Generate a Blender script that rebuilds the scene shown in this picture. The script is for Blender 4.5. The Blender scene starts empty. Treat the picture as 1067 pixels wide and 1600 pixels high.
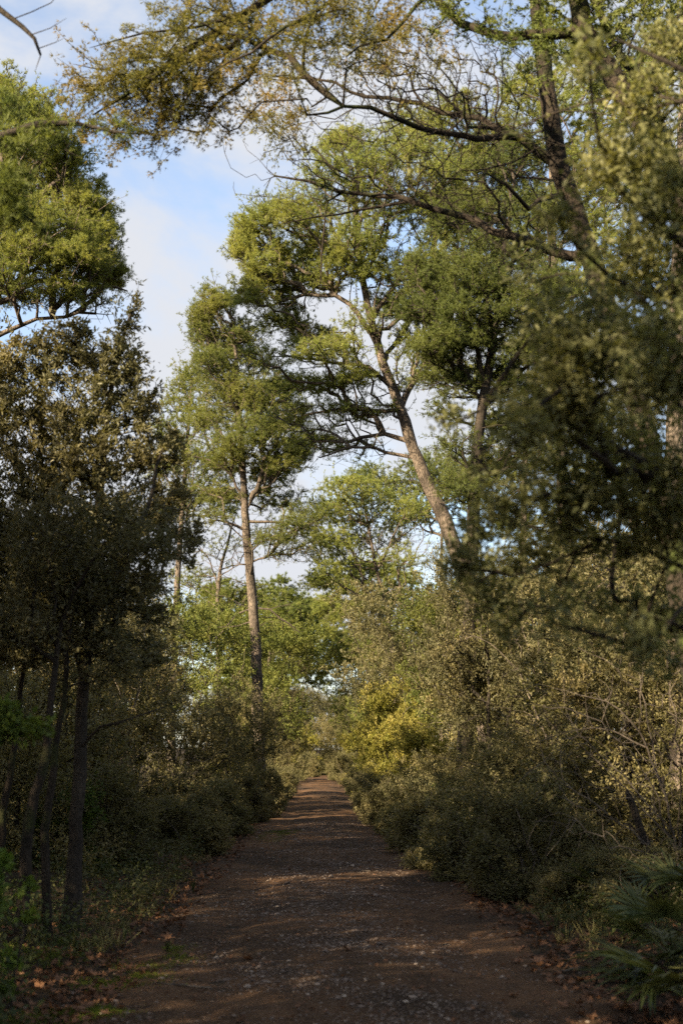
import bpy, math
import numpy as np
from mathutils import Vector

R = math.radians
scene = bpy.context.scene
C = scene.collection

# ------------------------------------------------------------------ camera
FPX = 2000.0                      # focal length in pixels of the 1067 x 1600 photograph
PITCH, YAW = math.atan(380 / FPX), -math.atan(37.5 / FPX)
CAM = np.array([0.0, 0.0, 1.6])
cam = bpy.data.cameras.new('camera')
cam.sensor_fit = 'VERTICAL'
cam.sensor_height = 36
cam.lens = 45
cam.clip_start, cam.clip_end = 0.1, 2000
cam.dof.use_dof = True
cam.dof.focus_distance = 28
cam.dof.aperture_fstop = 2.0
camo = bpy.data.objects.new('camera', cam)
camo.location = CAM
camo.rotation_euler = (math.pi / 2 + PITCH, 0, YAW)
C.objects.link(camo)
scene.camera = camo

# ------------------------------------------------------------------ sun, sky, exposure
SUN_EL, SUN_BACK = R(25), R(42)    # low sun on the left, a little behind the camera
SUN = np.array([-math.cos(SUN_EL) * math.cos(SUN_BACK), -math.cos(SUN_EL) * math.sin(SUN_BACK), math.sin(SUN_EL)])
sl = bpy.data.lights.new('sun', 'SUN')
sl.energy = 5.0
sl.angle = R(0.53)
sl.color = (1.0, 0.82, 0.55)
so = bpy.data.objects.new('sun', sl)
so.rotation_euler = Vector(-SUN).to_track_quat('-Z', 'Y').to_euler()
so.location = (-30, -10, 30)
C.objects.link(so)

world = bpy.data.worlds.new('World')
scene.world = world
world.use_nodes = True
nt = world.node_tree
nt.nodes.clear()
def N(t, tree, **kw):
    n = tree.nodes.new(t)
    for k, v in kw.items(): setattr(n, k, v)
    return n
def build_world():
    out = N('ShaderNodeOutputWorld', nt); bg = N('ShaderNodeBackground', nt)
    sky = N('ShaderNodeTexSky', nt, sky_type='NISHITA', sun_disc=False)
    sky.sun_elevation = SUN_EL
    sky.sun_rotation = math.atan2(SUN[0], SUN[1])
    sky.air_density, sky.dust_density, sky.ozone_density = 1.0, 0.6, 1.4
    tc = N('ShaderNodeTexCoord', nt)
    # broken cloud: soft noise over the view direction, flattened towards the horizon
    sep = N('ShaderNodeSeparateXYZ', nt); nt.links.new(tc.outputs['Generated'], sep.inputs[0])
    mp = N('ShaderNodeMapping', nt); mp.inputs['Scale'].default_value = (1.0, 1.0, 1.7); mp.inputs['Location'].default_value = (0.35, 0.1, 0.22)
    nt.links.new(tc.outputs['Generated'], mp.inputs[0])
    no = N('ShaderNodeTexNoise', nt); no.inputs['Scale'].default_value = 4.2; no.inputs['Detail'].default_value = 8; no.inputs['Roughness'].default_value = 0.55
    no.inputs['Distortion'].default_value = 0.25
    nt.links.new(mp.outputs[0], no.inputs['Vector'])
    cr = N('ShaderNodeValToRGB', nt)
    cr.color_ramp.interpolation = 'EASE'
    cr.color_ramp.elements[0].position = 0.40; cr.color_ramp.elements[0].color = (0.26, 0.26, 0.26, 1)
    cr.color_ramp.elements[1].position = 0.585; cr.color_ramp.elements[1].color = (1, 1, 1, 1)
    nt.links.new(no.outputs['Fac'], cr.inputs[0])
    hz = N('ShaderNodeMapRange', nt); hz.inputs[1].default_value = 0.0; hz.inputs[2].default_value = 0.25; hz.inputs[3].default_value = 0.4; hz.inputs[4].default_value = 0.0
    nt.links.new(sep.outputs[2], hz.inputs[0])
    mx = N('ShaderNodeMath', nt, operation='MAXIMUM')
    nt.links.new(cr.outputs[0], mx.inputs[0]); nt.links.new(hz.outputs[0], mx.inputs[1])
    mix = N('ShaderNodeMixRGB', nt); mix.inputs[2].default_value = (CLOUD * 0.97, CLOUD * 1.0, CLOUD * 1.07, 1)
    nt.links.new(mx.outputs[0], mix.inputs[0]); nt.links.new(sky.outputs[0], mix.inputs[1])
    bg.inputs['Strength'].default_value = SKY_STRENGTH
    nt.links.new(mix.outputs[0], bg.inputs['Color']); nt.links.new(bg.outputs[0], out.inputs[0])
SKY_STRENGTH = 0.07
CLOUD = 2.5
build_world()
scene.view_settings.view_transform = 'Standard'
scene.view_settings.look = 'None'
scene.view_settings.exposure = 2.2
scene.view_settings.gamma = 1
scene.view_settings.use_curve_mapping = False
scene.cycles.max_bounces = 6
scene.cycles.diffuse_bounces = 3
scene.cycles.glossy_bounces = 2
scene.cycles.transmission_bounces = 3
scene.cycles.use_denoising = False

# ------------------------------------------------------------------ small tools
cp, sp_ = math.cos(PITCH), math.sin(PITCH)
cy, sy = math.cos(YAW), math.sin(YAW)
def at(px, py, Y):
    """world point seen at pixel (px, py) of the photograph, Y metres ahead"""
    x, y, z = (px - 533.5) / FPX, (800 - py) / FPX, 1.0
    fy, fz = cp * z - sp_ * y, sp_ * z + cp * y
    wx, wy = cy * x - sy * fy, sy * x + cy * fy
    k = Y / wy
    return np.array([wx * k, Y, 1.6 + fz * k])
def path_x(y):
    t = np.clip((np.asarray(y, float) - 60) / 90, 0, 3)
    return 0.22 + 3.2 * t * t
HALF = 1.74
def gh(x, y):
    """height of the ground"""
    x = np.asarray(x, float); y = np.asarray(y, float)
    d = np.abs(x - path_x(y))
    s = np.clip((d - HALF) / 2.2, 0, 1); s = s * s * (3 - 2 * s)
    n = (np.sin(x * 1.7 + 0.6 * np.sin(y * .9)) * np.cos(y * 1.3 + x * .4) * .045 + np.sin(x * 4.1 + y * 2.3) * np.sin(y * 3.7 - x * 1.9) * .02)
    far = np.clip((y - 120) / 160, 0, 1)
    return s * (0.16 + n * 2.0) + n * .35 + far * far * 2.5 + np.clip((d - 12) / 60, 0, 1) * .8
def unit(a):
    return a / (np.linalg.norm(a, axis=-1, keepdims=True) + 1e-9)
def tag(o, label=None, cat=None, group=None, kind=None):
    if label: o['label'] = label
    if cat: o['category'] = cat
    if group: o['group'] = group
    if kind: o['kind'] = kind
    return o
def thing(name, loc, label, cat, group=None, rz=0, sc=1):
    o = bpy.data.objects.new(name, None)
    o.empty_display_size = .2
    C.objects.link(o)
    o.location = loc; o.rotation_euler = (0, 0, rz)
    o.scale = sc if hasattr(sc, '__len__') else (sc, sc, sc)
    return tag(o, label, cat, group)
def copy_thing(root, loc, label, group=None, rz=0, sc=1):
    r = root.copy(); C.objects.link(r)
    r.location = loc; r.rotation_euler = (0, 0, rz)
    r.scale = sc if hasattr(sc, '__len__') else (sc, sc, sc)
    for k in ('group',):
        if k in r: del r[k]
    tag(r, label, None, group)
    for ch in root.children:
        c = ch.copy(); C.objects.link(c); c.parent = r
        for g in ch.children:
            d = g.copy(); C.objects.link(d); d.parent = c
    return r
class MB:
    """collects faces of one mesh: vertices, polygons, a material slot and one random number per face"""
    def __init__(s): s.v, s.l, s.n, s.m, s.r, s.s, s.k = [], [], [], [], [], [], 0
    def add(s, verts, faces, mat=0, rnd=0.0, smooth=False):
        verts = np.asarray(verts, float).reshape(-1, 3); faces = np.asarray(faces, np.int64)
        if len(faces) == 0: return
        s.v.append(verts); s.l.append((faces + s.k).ravel()); s.n.append(np.full(len(faces), faces.shape[1]))
        s.m.append(np.full(len(faces), mat)); s.r.append(np.broadcast_to(np.asarray(rnd, float), (len(faces),)).copy()); s.s.append(np.full(len(faces), smooth))
        s.k += len(verts)
    def build(s, name, mats, parent=None, origin=None):
        v = np.concatenate(s.v); l = np.concatenate(s.l); n = np.concatenate(s.n)
        if origin is not None: v = v - np.asarray(origin)
        me = bpy.data.meshes.new(name)
        me.vertices.add(len(v)); me.vertices.foreach_set('co', v.astype(np.float32).ravel())
        me.loops.add(len(l)); me.loops.foreach_set('vertex_index', l.astype(np.int32))
        me.polygons.add(len(n)); me.polygons.foreach_set('loop_start', np.concatenate([[0], np.cumsum(n)[:-1]]).astype(np.int32))
        me.polygons.foreach_set('material_index', np.concatenate(s.m).astype(np.int32))
        me.polygons.foreach_set('use_smooth', np.concatenate(s.s))
        a = me.attributes.new('rnd', 'FLOAT', 'FACE'); a.data.foreach_set('value', np.concatenate(s.r).astype(np.float32))
        me.update(calc_edges=True)
        for m in (mats if isinstance(mats, (list, tuple)) else [mats]): me.materials.append(m)
        o = bpy.data.objects.new(name, me); C.objects.link(o)
        if parent is not None: o.parent = parent
        return o

# ------------------------------------------------------------------ materials
def new_mat(name):
    m = bpy.data.materials.new(name); m.use_nodes = True
    m.node_tree.nodes.clear()
    return m, m.node_tree
def L(t, a, b): t.links.new(a, b)
def leaf_mat(name, ca, cb, cc=None, trans=.35, tcol=(1.25, 1.2, .55), rough=.6, spec=.2, patch=.5, patch_scale=1.3):
    """ca..cb by leaf, drifting to cc in patches of the crown; thin leaves let light through"""
    m, t = new_mat(name)
    out = N('ShaderNodeOutputMaterial', t); at_ = N('ShaderNodeAttribute', t, attribute_name='rnd')
    mix = N('ShaderNodeMixRGB', t); mix.inputs[1].default_value = (*ca, 1); mix.inputs[2].default_value = (*cb, 1)
    L(t, at_.outputs['Fac'], mix.inputs[0])
    geo = N('ShaderNodeTexCoord', t)
    no = N('ShaderNodeTexNoise', t); no.inputs['Scale'].default_value = patch_scale; no.inputs['Detail'].default_value = 2
    L(t, geo.outputs['Object'], no.inputs['Vector'])
    mr = N('ShaderNodeMapRange', t); mr.inputs[1].default_value = .42; mr.inputs[2].default_value = .68; mr.inputs[4].default_value = patch
    L(t, no.outputs['Fac'], mr.inputs[0])
    mix2 = N('ShaderNodeMixRGB', t); mix2.inputs[2].default_value = (*(cc or cb), 1)
    L(t, mr.outputs[0], mix2.inputs[0]); L(t, mix.outputs[0], mix2.inputs[1])
    oi = N('ShaderNodeObjectInfo', t)
    hsv = N('ShaderNodeHueSaturation', t)
    mv = N('ShaderNodeMapRange', t); mv.inputs[3].default_value = .8; mv.inputs[4].default_value = 1.2
    L(t, oi.outputs['Random'], mv.inputs[0]); L(t, mv.outputs[0], hsv.inputs['Value'])
    L(t, mix2.outputs[0], hsv.inputs['Color'])
    p = N('ShaderNodeBsdfPrincipled', t); p.inputs['Roughness'].default_value = rough; p.inputs['Specular IOR Level'].default_value = spec
    L(t, hsv.outputs[0], p.inputs['Base Color'])
    tm = N('ShaderNodeMixRGB', t, blend_type='MULTIPLY'); tm.inputs[0].default_value = 1; tm.inputs[2].default_value = (*tcol, 1)
    L(t, hsv.outputs[0], tm.inputs[1])
    tr = N('ShaderNodeBsdfTranslucent', t); L(t, tm.outputs[0], tr.inputs[0])
    ms = N('ShaderNodeMixShader', t); ms.inputs[0].default_value = trans
    L(t, p.outputs[0], ms.inputs[1]); L(t, tr.outputs[0], ms.inputs[2]); L(t, ms.outputs[0], out.inputs[0])
    return m
def bark_mat(name, ca, cb, scale=6, stretch=.25, moss=None, bump=.6):
    m, t = new_mat(name)
    out = N('ShaderNodeOutputMaterial', t); tc = N('ShaderNodeTexCoord', t)
    mp = N('ShaderNodeMapping', t); mp.inputs['Scale'].default_value = (1, 1, stretch); L(t, tc.outputs['Object'], mp.inputs[0])
    wn = N('ShaderNodeTexNoise', t); wn.inputs['Scale'].default_value = scale * 1.5; wn.inputs['Detail'].default_value = 3; L(t, mp.outputs[0], wn.inputs['Vector'])
    dst = N('ShaderNodeMixRGB', t, blend_type='ADD'); dst.inputs[0].default_value = .22; L(t, mp.outputs[0], dst.inputs[1]); L(t, wn.outputs['Color'], dst.inputs[2])
    vo = N('ShaderNodeTexVoronoi', t, feature='DISTANCE_TO_EDGE'); vo.inputs['Scale'].default_value = scale * 3.4; L(t, dst.outputs[0], vo.inputs['Vector'])
    no = N('ShaderNodeTexNoise', t); no.inputs['Scale'].default_value = scale; no.inputs['Detail'].default_value = 6; no.inputs['Roughness'].default_value = .7
    L(t, mp.outputs[0], no.inputs['Vector'])
    cr = N('ShaderNodeMapRange', t); cr.inputs[1].default_value = 0; cr.inputs[2].default_value = .13; cr.inputs[3].default_value = .35; L(t, vo.outputs['Distance'], cr.inputs[0])
    ml = N('ShaderNodeMath', t, operation='MULTIPLY'); L(t, cr.outputs[0], ml.inputs[0]); L(t, no.outputs['Fac'], ml.inputs[1])
    mr = N('ShaderNodeMapRange', t); mr.inputs[1].default_value = .1; mr.inputs[2].default_value = .62; L(t, ml.outputs[0], mr.inputs[0])
    mix = N('ShaderNodeMixRGB', t); mix.inputs[1].default_value = (*ca, 1); mix.inputs[2].default_value = (*cb, 1); L(t, mr.outputs[0], mix.inputs[0])
    col = mix.outputs[0]
    nb = N('ShaderNodeTexNoise', t); nb.inputs['Scale'].default_value = 1.6; nb.inputs['Detail'].default_value = 4; L(t, tc.outputs['Object'], nb.inputs['Vector'])
    rb = N('ShaderNodeMapRange', t); rb.inputs[1].default_value = .35; rb.inputs[2].default_value = .65; rb.inputs[3].default_value = .5; rb.inputs[4].default_value = 1.25; L(t, nb.outputs['Fac'], rb.inputs[0])
    mb_ = N('ShaderNodeMixRGB', t, blend_type='MULTIPLY'); mb_.inputs[0].default_value = 1; L(t, col, mb_.inputs[1]); L(t, rb.outputs[0], mb_.inputs[2]); col = mb_.outputs[0]
    if moss:
        n2 = N('ShaderNodeTexNoise', t); n2.inputs['Scale'].default_value = 2.2; n2.inputs['Detail'].default_value = 5; L(t, tc.outputs['Object'], n2.inputs['Vector'])
        r2 = N('ShaderNodeMapRange', t); r2.inputs[1].default_value = .52; r2.inputs[2].default_value = .66; L(t, n2.outputs['Fac'], r2.inputs[0])
        m2 = N('ShaderNodeMixRGB', t); m2.inputs[2].default_value = (*moss, 1); L(t, r2.outputs[0], m2.inputs[0]); L(t, col, m2.inputs[1]); col = m2.outputs[0]
    p = N('ShaderNodeBsdfPrincipled', t); p.inputs['Roughness'].default_value = .9; p.inputs['Specular IOR Level'].default_value = .2
    L(t, col, p.inputs['Base Color'])
    bp = N('ShaderNodeBump', t); bp.inputs['Strength'].default_value = bump; bp.inputs['Distance'].default_value = .03
    L(t, ml.outputs[0], bp.inputs['Height']); L(t, bp.outputs[0], p.inputs['Normal'])
    L(t, p.outputs[0], out.inputs[0])
    return m

M = {}
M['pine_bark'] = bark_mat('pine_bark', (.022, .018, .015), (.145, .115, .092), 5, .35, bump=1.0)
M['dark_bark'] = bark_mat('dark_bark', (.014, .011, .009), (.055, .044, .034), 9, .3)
M['mossy_bark'] = bark_mat('mossy_bark', (.010, .008, .006), (.04, .03, .022), 8, .4, moss=(.035, .045, .010))  # tone also lowered to stand in for foliage shade on the conifer trunks
M['dead_wood'] = bark_mat('dead_wood', (.06, .048, .038), (.16, .13, .105), 12, .4, bump=.3)
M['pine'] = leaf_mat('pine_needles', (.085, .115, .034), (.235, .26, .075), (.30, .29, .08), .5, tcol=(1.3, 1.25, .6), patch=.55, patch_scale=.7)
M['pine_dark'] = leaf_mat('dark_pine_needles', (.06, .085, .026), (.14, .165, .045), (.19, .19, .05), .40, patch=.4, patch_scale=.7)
M['golden'] = leaf_mat('golden_sprays', (.08, .09, .025), (.23, .21, .06), (.31, .185, .05), .42, patch=.6, patch_scale=1.2)
M['holm'] = leaf_mat('holm_oak_leaves', (.068, .07, .034), (.145, .134, .064), (.185, .15, .075), .34, rough=.5, spec=.25, patch=.5)
M['holm_near'] = leaf_mat('evergreen_oak_leaves', (.085, .098, .046), (.21, .21, .095), (.27, .25, .10), .42, rough=.5, spec=.25, patch=.45)
M['olive'] = leaf_mat('olive_shrub_leaves', (.075, .075, .026), (.20, .18, .075), (.24, .185, .085), .36, spec=.35, patch=.6)
M['grey'] = leaf_mat('grey_shrub_leaves', (.07, .07, .032), (.19, .175, .085), (.24, .19, .09), .38, patch=.5)
M['lime'] = leaf_mat('yellow_green_leaves', (.11, .125, .022), (.27, .24, .055), (.30, .24, .08), .45, patch=.5)
M['green'] = leaf_mat('mid_green_leaves', (.05, .072, .018), (.14, .155, .035), (.20, .19, .05), .34, patch=.5)
M['fresh'] = leaf_mat('fresh_green_leaves', (.05, .09, .018), (.11, .16, .032), (.13, .14, .03), .38, patch=.4)
M['palm'] = leaf_mat('palm_fronds', (.035, .05, .018), (.085, .10, .035), (.15, .12, .04), .25, rough=.4, patch=.35, patch_scale=3)
M['litter'] = leaf_mat('dry_leaves', (.07, .034, .018), (.19, .095, .05), (.13, .07, .04), .15, tcol=(1.1, .8, .5), rough=.7, spec=.2, patch=.5, patch_scale=2)
M['moss'] = leaf_mat('moss_blades', (.06, .085, .012), (.12, .14, .02), (.09, .09, .02), .25, rough=.8, spec=.1)
M['undergrowth'] = leaf_mat('ground_cover_leaves', (.025, .04, .012), (.065, .075, .022), (.08, .065, .03), .3, patch=.6)

def stone_mat():
    m, t = new_mat('gravel_stone')
    out = N('ShaderNodeOutputMaterial', t); a = N('ShaderNodeAttribute', t, attribute_name='rnd')
    cr = N('ShaderNodeValToRGB', t); L(t, a.outputs['Fac'], cr.inputs[0])
    e = cr.color_ramp.elements
    e[0].position = 0; e[0].color = (.08, .055, .042, 1); e[1].position = 1; e[1].color = (.42, .34, .27, 1)
    k = e.new(.6); k.color = (.21, .15, .115, 1)
    no = N('ShaderNodeTexNoise', t); no.inputs['Scale'].default_value = 40
    tc = N('ShaderNodeTexCoord', t); L(t, tc.outputs['Object'], no.inputs['Vector'])
    mx = N('ShaderNodeMixRGB', t, blend_type='MULTIPLY'); mx.inputs[0].default_value = .5
    L(t, cr.outputs[0], mx.inputs[1]); L(t, no.outputs['Fac'], mx.inputs[2])
    p = N('ShaderNodeBsdfPrincipled', t); p.inputs['Roughness'].default_value = .85; L(t, mx.outputs[0], p.inputs['Base Color']); L(t, p.outputs[0], out.inputs[0])
    return m
M['stone'] = stone_mat()
def soil_mat(name, base, dark, light, needle=.5):
    m, t = new_mat(name)
    out = N('ShaderNodeOutputMaterial', t); tc = N('ShaderNodeTexCoord', t)
    def noise(s, d=5, r=.6, sc=(1, 1, 1)):
        mp = N('ShaderNodeMapping', t); mp.inputs['Scale'].default_value = sc; L(t, tc.outputs['Object'], mp.inputs[0])
        n = N('ShaderNodeTexNoise', t); n.inputs['Scale'].default_value = s; n.inputs['Detail'].default_value = d; n.inputs['Roughness'].default_value = r
        L(t, mp.outputs[0], n.inputs['Vector']); return n.outputs['Fac']
    def ramp(src, a, b, hi=1):
        n = N('ShaderNodeMapRange', t); n.inputs[1].default_value = a; n.inputs[2].default_value = b; n.inputs[4].default_value = hi; L(t, src, n.inputs[0]); return n.outputs[0]
    def mixc(f, a, col):
        n = N('ShaderNodeMixRGB', t); L(t, f, n.inputs[0])
        if isinstance(a, tuple): n.inputs[1].default_value = (*a, 1)
        else: L(t, a, n.inputs[1])
        n.inputs[2].default_value = (*col, 1); return n.outputs[0]
    big = noise(.55, 4, .6, (1, .6, 1)); mid = noise(3.2, 6, .65); fine = noise(38, 4, .7)
    c = mixc(ramp(big, .40, .60), base, dark)
    c = mixc(ramp(mid, .50, .68, needle), c, dark)
    c = mixc(ramp(fine, .52, .72, .75), c, light)
    vo = N('ShaderNodeTexVoronoi', t); vo.inputs['Scale'].default_value = 34; L(t, tc.outputs['Object'], vo.inputs['Vector'])
    st = N('ShaderNodeMath', t, operation='LESS_THAN'); st.inputs[1].default_value = .26; L(t, vo.outputs['Distance'], st.inputs[0])
    sm = N('ShaderNodeMath', t, operation='MULTIPLY'); L(t, st.outputs[0], sm.inputs[0]); L(t, ramp(mid, .5, .3, .8), sm.inputs[1])
    c = mixc(sm.outputs[0], c, light)
    p = N('ShaderNodeBsdfPrincipled', t); p.inputs['Roughness'].default_value = .95; p.inputs['Specular IOR Level'].default_value = .12
    L(t, c, p.inputs['Base Color'])
    ad = N('ShaderNodeMath', t, operation='ADD'); L(t, mid, ad.inputs[0]); L(t, fine, ad.inputs[1])
    b = N('ShaderNodeBump', t); b.inputs['Strength'].default_value = .8; b.inputs['Distance'].default_value = .03; L(t, ad.outputs[0], b.inputs['Height']); L(t, b.outputs[0], p.inputs['Normal'])
    L(t, p.outputs[0], out.inputs[0])
    return m
M['soil'] = soil_mat('forest_soil', (.035, .025, .015), (.02, .014, .009), (.07, .05, .03))
M['dirt'] = soil_mat('path_dirt', (.098, .053, .027), (.026, .016, .010), (.21, .137, .08), .9)

# ------------------------------------------------------------------ ground and path
def grid(xs, ys, zf):
    X, Y = np.meshgrid(xs, ys)
    v = np.stack([X, Y, zf(X, Y)], -1).reshape(-1, 3)
    a, b = len(xs), len(ys)
    i = np.arange(b - 1)[:, None] * a + np.arange(a - 1)[None]
    return v, np.stack([i, i + 1, i + a + 1, i + a], -1).reshape(-1, 4)
def spaced(lo, hi, d0, grow):
    out = [lo]; d = d0
    while out[-1] < hi: out.append(out[-1] + d); d *= grow
    return np.array(out)
xs = np.concatenate([-spaced(6, 900, .15, 1.12)[::-1], np.linspace(-6, 6, 101)[1:-1], spaced(6, 900, .15, 1.12)])
ys = np.concatenate([-spaced(0, 400, .5, 1.2)[::-1], spaced(0.1, 40, .12, 1.004), spaced(41, 1500, .5, 1.05)])
mb = MB(); v, f = grid(xs, ys, lambda x, y: gh(x, y) - .012); mb.add(v, f, smooth=True)
tag(mb.build('ground', M['soil']), kind='structure')
pu = np.linspace(-1, 1, 71); pv = np.concatenate([spaced(-4, 40, .1, 1.004), spaced(40.5, 122, .5, 1.03)])
def path_pt(u, y):
    w = HALF + .16 + .16 * np.sin(y * 1.1 + np.sign(u) * 2) * np.sin(y * .37 + 1) + .05 * np.sin(y * 4.3 + np.sign(u)) + .04 * np.sin(y * 9.1)
    return path_x(y) + u * w
def path_z(x, u, y):
    a = np.abs(u)
    crown = .035 * (1 - a ** 2) - .03 * np.exp(-((a - .5) / .13) ** 2)
    rough = (.012 * np.sin(x * 5.3 + y * 1.2) * np.sin(y * 3.1) + .008 * np.sin(x * 13 - y * 4) * np.sin(y * 9 + x * 3)) * (1 - a ** 6)
    return gh(x, y) + .004 + crown + rough - .06 * np.clip((a - .84) / .16, 0, 1)
U, Yv = np.meshgrid(pu, pv); X = path_pt(U, Yv)
v = np.stack([X, Yv, path_z(X, U, Yv)], -1).reshape(-1, 3)
i = np.arange(len(pv) - 1)[:, None] * len(pu) + np.arange(len(pu) - 1)[None]
mb = MB(); mb.add(v, np.stack([i, i + 1, i + len(pu) + 1, i + len(pu)], -1).reshape(-1, 4), smooth=True)
tag(mb.build('path', M['dirt']), kind='structure')
def pz(x, y):
    u = (x - path_x(y)) / (path_pt(np.ones_like(y), y) - path_x(y))
    return np.where(np.abs(u) < 1, np.maximum(path_z(x, np.clip(u, -1, 1), y), gh(x, y) - .012), gh(x, y) - .012)

# ------------------------------------------------------------------ plants: skeleton, wood, leaves
def smooth_line(pts, step):
    pts = np.asarray(pts, float)
    if len(pts) == 2: pts = np.array([pts[0], (pts[0] + pts[1]) / 2, pts[1]])
    P = np.concatenate([[2 * pts[0] - pts[1]], pts, [2 * pts[-1] - pts[-2]]])
    out, tt = [], []
    for k in range(len(pts) - 1):
        a, b, c, d = P[k:k + 4]
        n = max(1, int(np.linalg.norm(c - b) / step))
        for j in range(n):
            t = j / n
            out.append(.5 * (2 * b + (c - a) * t + (2 * a - 5 * b + 4 * c - d) * t * t + (3 * b - a - 3 * c + d) * t ** 3)); tt.append((k + t) / (len(pts) - 1))
    out.append(pts[-1]); tt.append(1)
    return np.array(out), np.array(tt)

class Tree:
    def __init__(s, seed, cap=26000):
        s.rng = np.random.default_rng(seed)
        s.P = np.zeros((cap, 3)); s.D = np.zeros((cap, 3)); s.par = np.full(cap, -1); s.fr = np.zeros(cap); s.pl = np.zeros(cap)
        s.leafy = np.full(cap, -1.0); s.n = 0; s.pend = []; s.nolimb = np.zeros(cap, bool)
    def node(s, p, par, fr=0.0, leafy=-1.0):
        i = s.n; s.n += 1
        s.P[i] = p; s.par[i] = par; s.fr[i] = fr; s.leafy[i] = leafy
        if par >= 0:
            d = p - s.P[par]; l = np.linalg.norm(d); s.D[i] = d / (l + 1e-9); s.pl[i] = s.pl[par] + l
        else: s.D[i] = (0, 0, 1)
        return i
    def line(s, pts, r0, r1, step=.3, wob=.0, join=True, leafy=-1.0, bare_from=0.0):
        """a trunk or a limb given by its points; a limb joins the nearest wood already there"""
        P, t = smooth_line(pts, step)
        if wob: P[1:-1] += s.rng.normal(0, wob, (len(P) - 2, 3))
        par = -1
        if s.n and join:
            par = int(np.argmin(np.linalg.norm(s.P[:s.n] - P[0], axis=1)))
        for k in range(len(P)):
            if k == 0 and par >= 0 and np.linalg.norm(P[0] - s.P[par]) < .02: continue
            par = s.node(P[k], par, r0 + (r1 - r0) * t[k], leafy if t[k] > bare_from else -1.0)
        return par
    def puff(s, c, r, n, leafy=1.0, flat=.7, shell=.4, low=-.55, soft=.17):
        """twig ends of one foliage cushion: fuller at the top and outside, hollow below"""
        c = np.asarray(c, float); r = np.asarray(r, float) * np.ones(3)
        d = unit(s.rng.normal(size=(max(n, 1) * 4, 3))); d = d[d[:, 2] > low][:n]
        q = s.rng.uniform(shell ** 3, 1, len(d))[:, None] ** (1 / 3) * (1 + s.rng.normal(0, soft, (len(d), 1)))
        lump = 1 + .22 * np.sin(d[:, :1] * 5 + c[0]) * np.sin(d[:, 1:2] * 6 + c[2]) + .12 * np.sin(d[:, 2:] * 9 + c[1])
        s.pend.append((c - np.array([0, 0, r[2] * .45]), c + d * q * lump * r * np.array([1, 1, flat if flat else 1]), leafy))
    def cloud(s, pts, leafy=1.0, hub=None):
        s.pend.append((hub, np.asarray(pts, float), leafy))
    def grow(s, cost=.35, seg=.5, bend=.35, jit=.02, up=.25):
        hubs = [(h, p, l) for h, p, l in s.pend]
        base = s.n
        order = sorted(range(len(hubs)), key=lambda k: np.min(np.linalg.norm(s.P[:base] - (hubs[k][0] if hubs[k][0] is not None else hubs[k][1].mean(0)), axis=1)))
        for k in order:
            h, pts, lf = hubs[k]
            if h is not None: s.attach(h, cost, seg, bend, jit, up, -1.0); ref = h
            else: ref = s.P[:base][np.argmin(np.linalg.norm(s.P[:base] - pts.mean(0), axis=1))]
            for j in np.argsort(np.linalg.norm(pts - ref, axis=1)):
                s.attach(pts[j], cost, seg, bend, jit, up, lf)
        s.pend = []
    def attach(s, p, cost, seg, bend, jit, up, lf):
        n = s.n
        d = np.linalg.norm(s.P[:n] - p, axis=1)
        k = int(np.argmin(d + cost * s.pl[:n] + 1e3 * s.nolimb[:n])); dist = d[k]
        m = int(dist / seg)
        par = k
        if m > 0:
            a = s.P[k]; dirn = s.D[k] * (.5 if s.fr[k] == 0 else .15) + np.array([0, 0, up])
            c = a + (p - a) * .4 + dirn * dist * bend
            for j in range(1, m + 1):
                t = j / (m + 1)
                q = (1 - t) ** 2 * a + 2 * t * (1 - t) * c + t * t * p + s.rng.normal(0, jit * dist, 3) * t
                par = s.node(q, par)
        s.node(p, par, 0.0, lf)
    def wood(s, tip=.0035, e=2.3, thr=.02, rmax=1.0, sides=9):
        """returns (thick, thin) mesh collectors; sets the radius of every node"""
        n = s.n; par = s.par[:n]; ch = [[] for _ in range(n)]
        acc = np.zeros(n); rad = np.zeros(n)
        for i in range(n - 1, -1, -1):
            r = (acc[i]) ** (1 / e) if acc[i] > 0 else tip
            if s.fr[i] > 0: r = s.fr[i]
            rad[i] = min(max(r, tip), rmax)
            if par[i] >= 0:
                acc[par[i]] += min(rad[i], rmax) ** e
                ch[par[i]].append(i)
        s.rad = rad
        thick, thin = MB(), MB()
        stack = [(0, -1)] + [(i, -1) for i in range(1, n) if par[i] < 0]
        while stack:
            i, start = stack.pop()
            chain = [start, i] if start >= 0 else [i]
            while ch[i]:
                cs = sorted(ch[i], key=lambda q: (0 if s.fr[q] > 0 else 1, -rad[q]))
                for q in cs[1:]: stack.append((q, i))
                i = cs[0]; chain.append(i)
            if len(chain) < 2: continue
            P = s.P[chain]; r = rad[chain].copy()
            if start >= 0: r[0] = min(r[0], r[1] * 1.25)
            r[-1] *= .5
            big = r.max() > thr
            k = sides if r.max() > .05 else 6 if r.max() > thr else 4 if r.max() > .008 else 3
            tube(thick if big else thin, P, r, k, s.rng, .05 if r.max() > .05 else 0)
        return thick, thin
    def ends(s):
        i = np.nonzero(s.leafy[:s.n] > 0)[0]
        d = s.P[i] - s.P[s.par[i]]; l = np.linalg.norm(d, axis=1)
        return s.P[i], d / (l[:, None] + 1e-9), np.minimum(l, .6), s.leafy[i]

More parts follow.
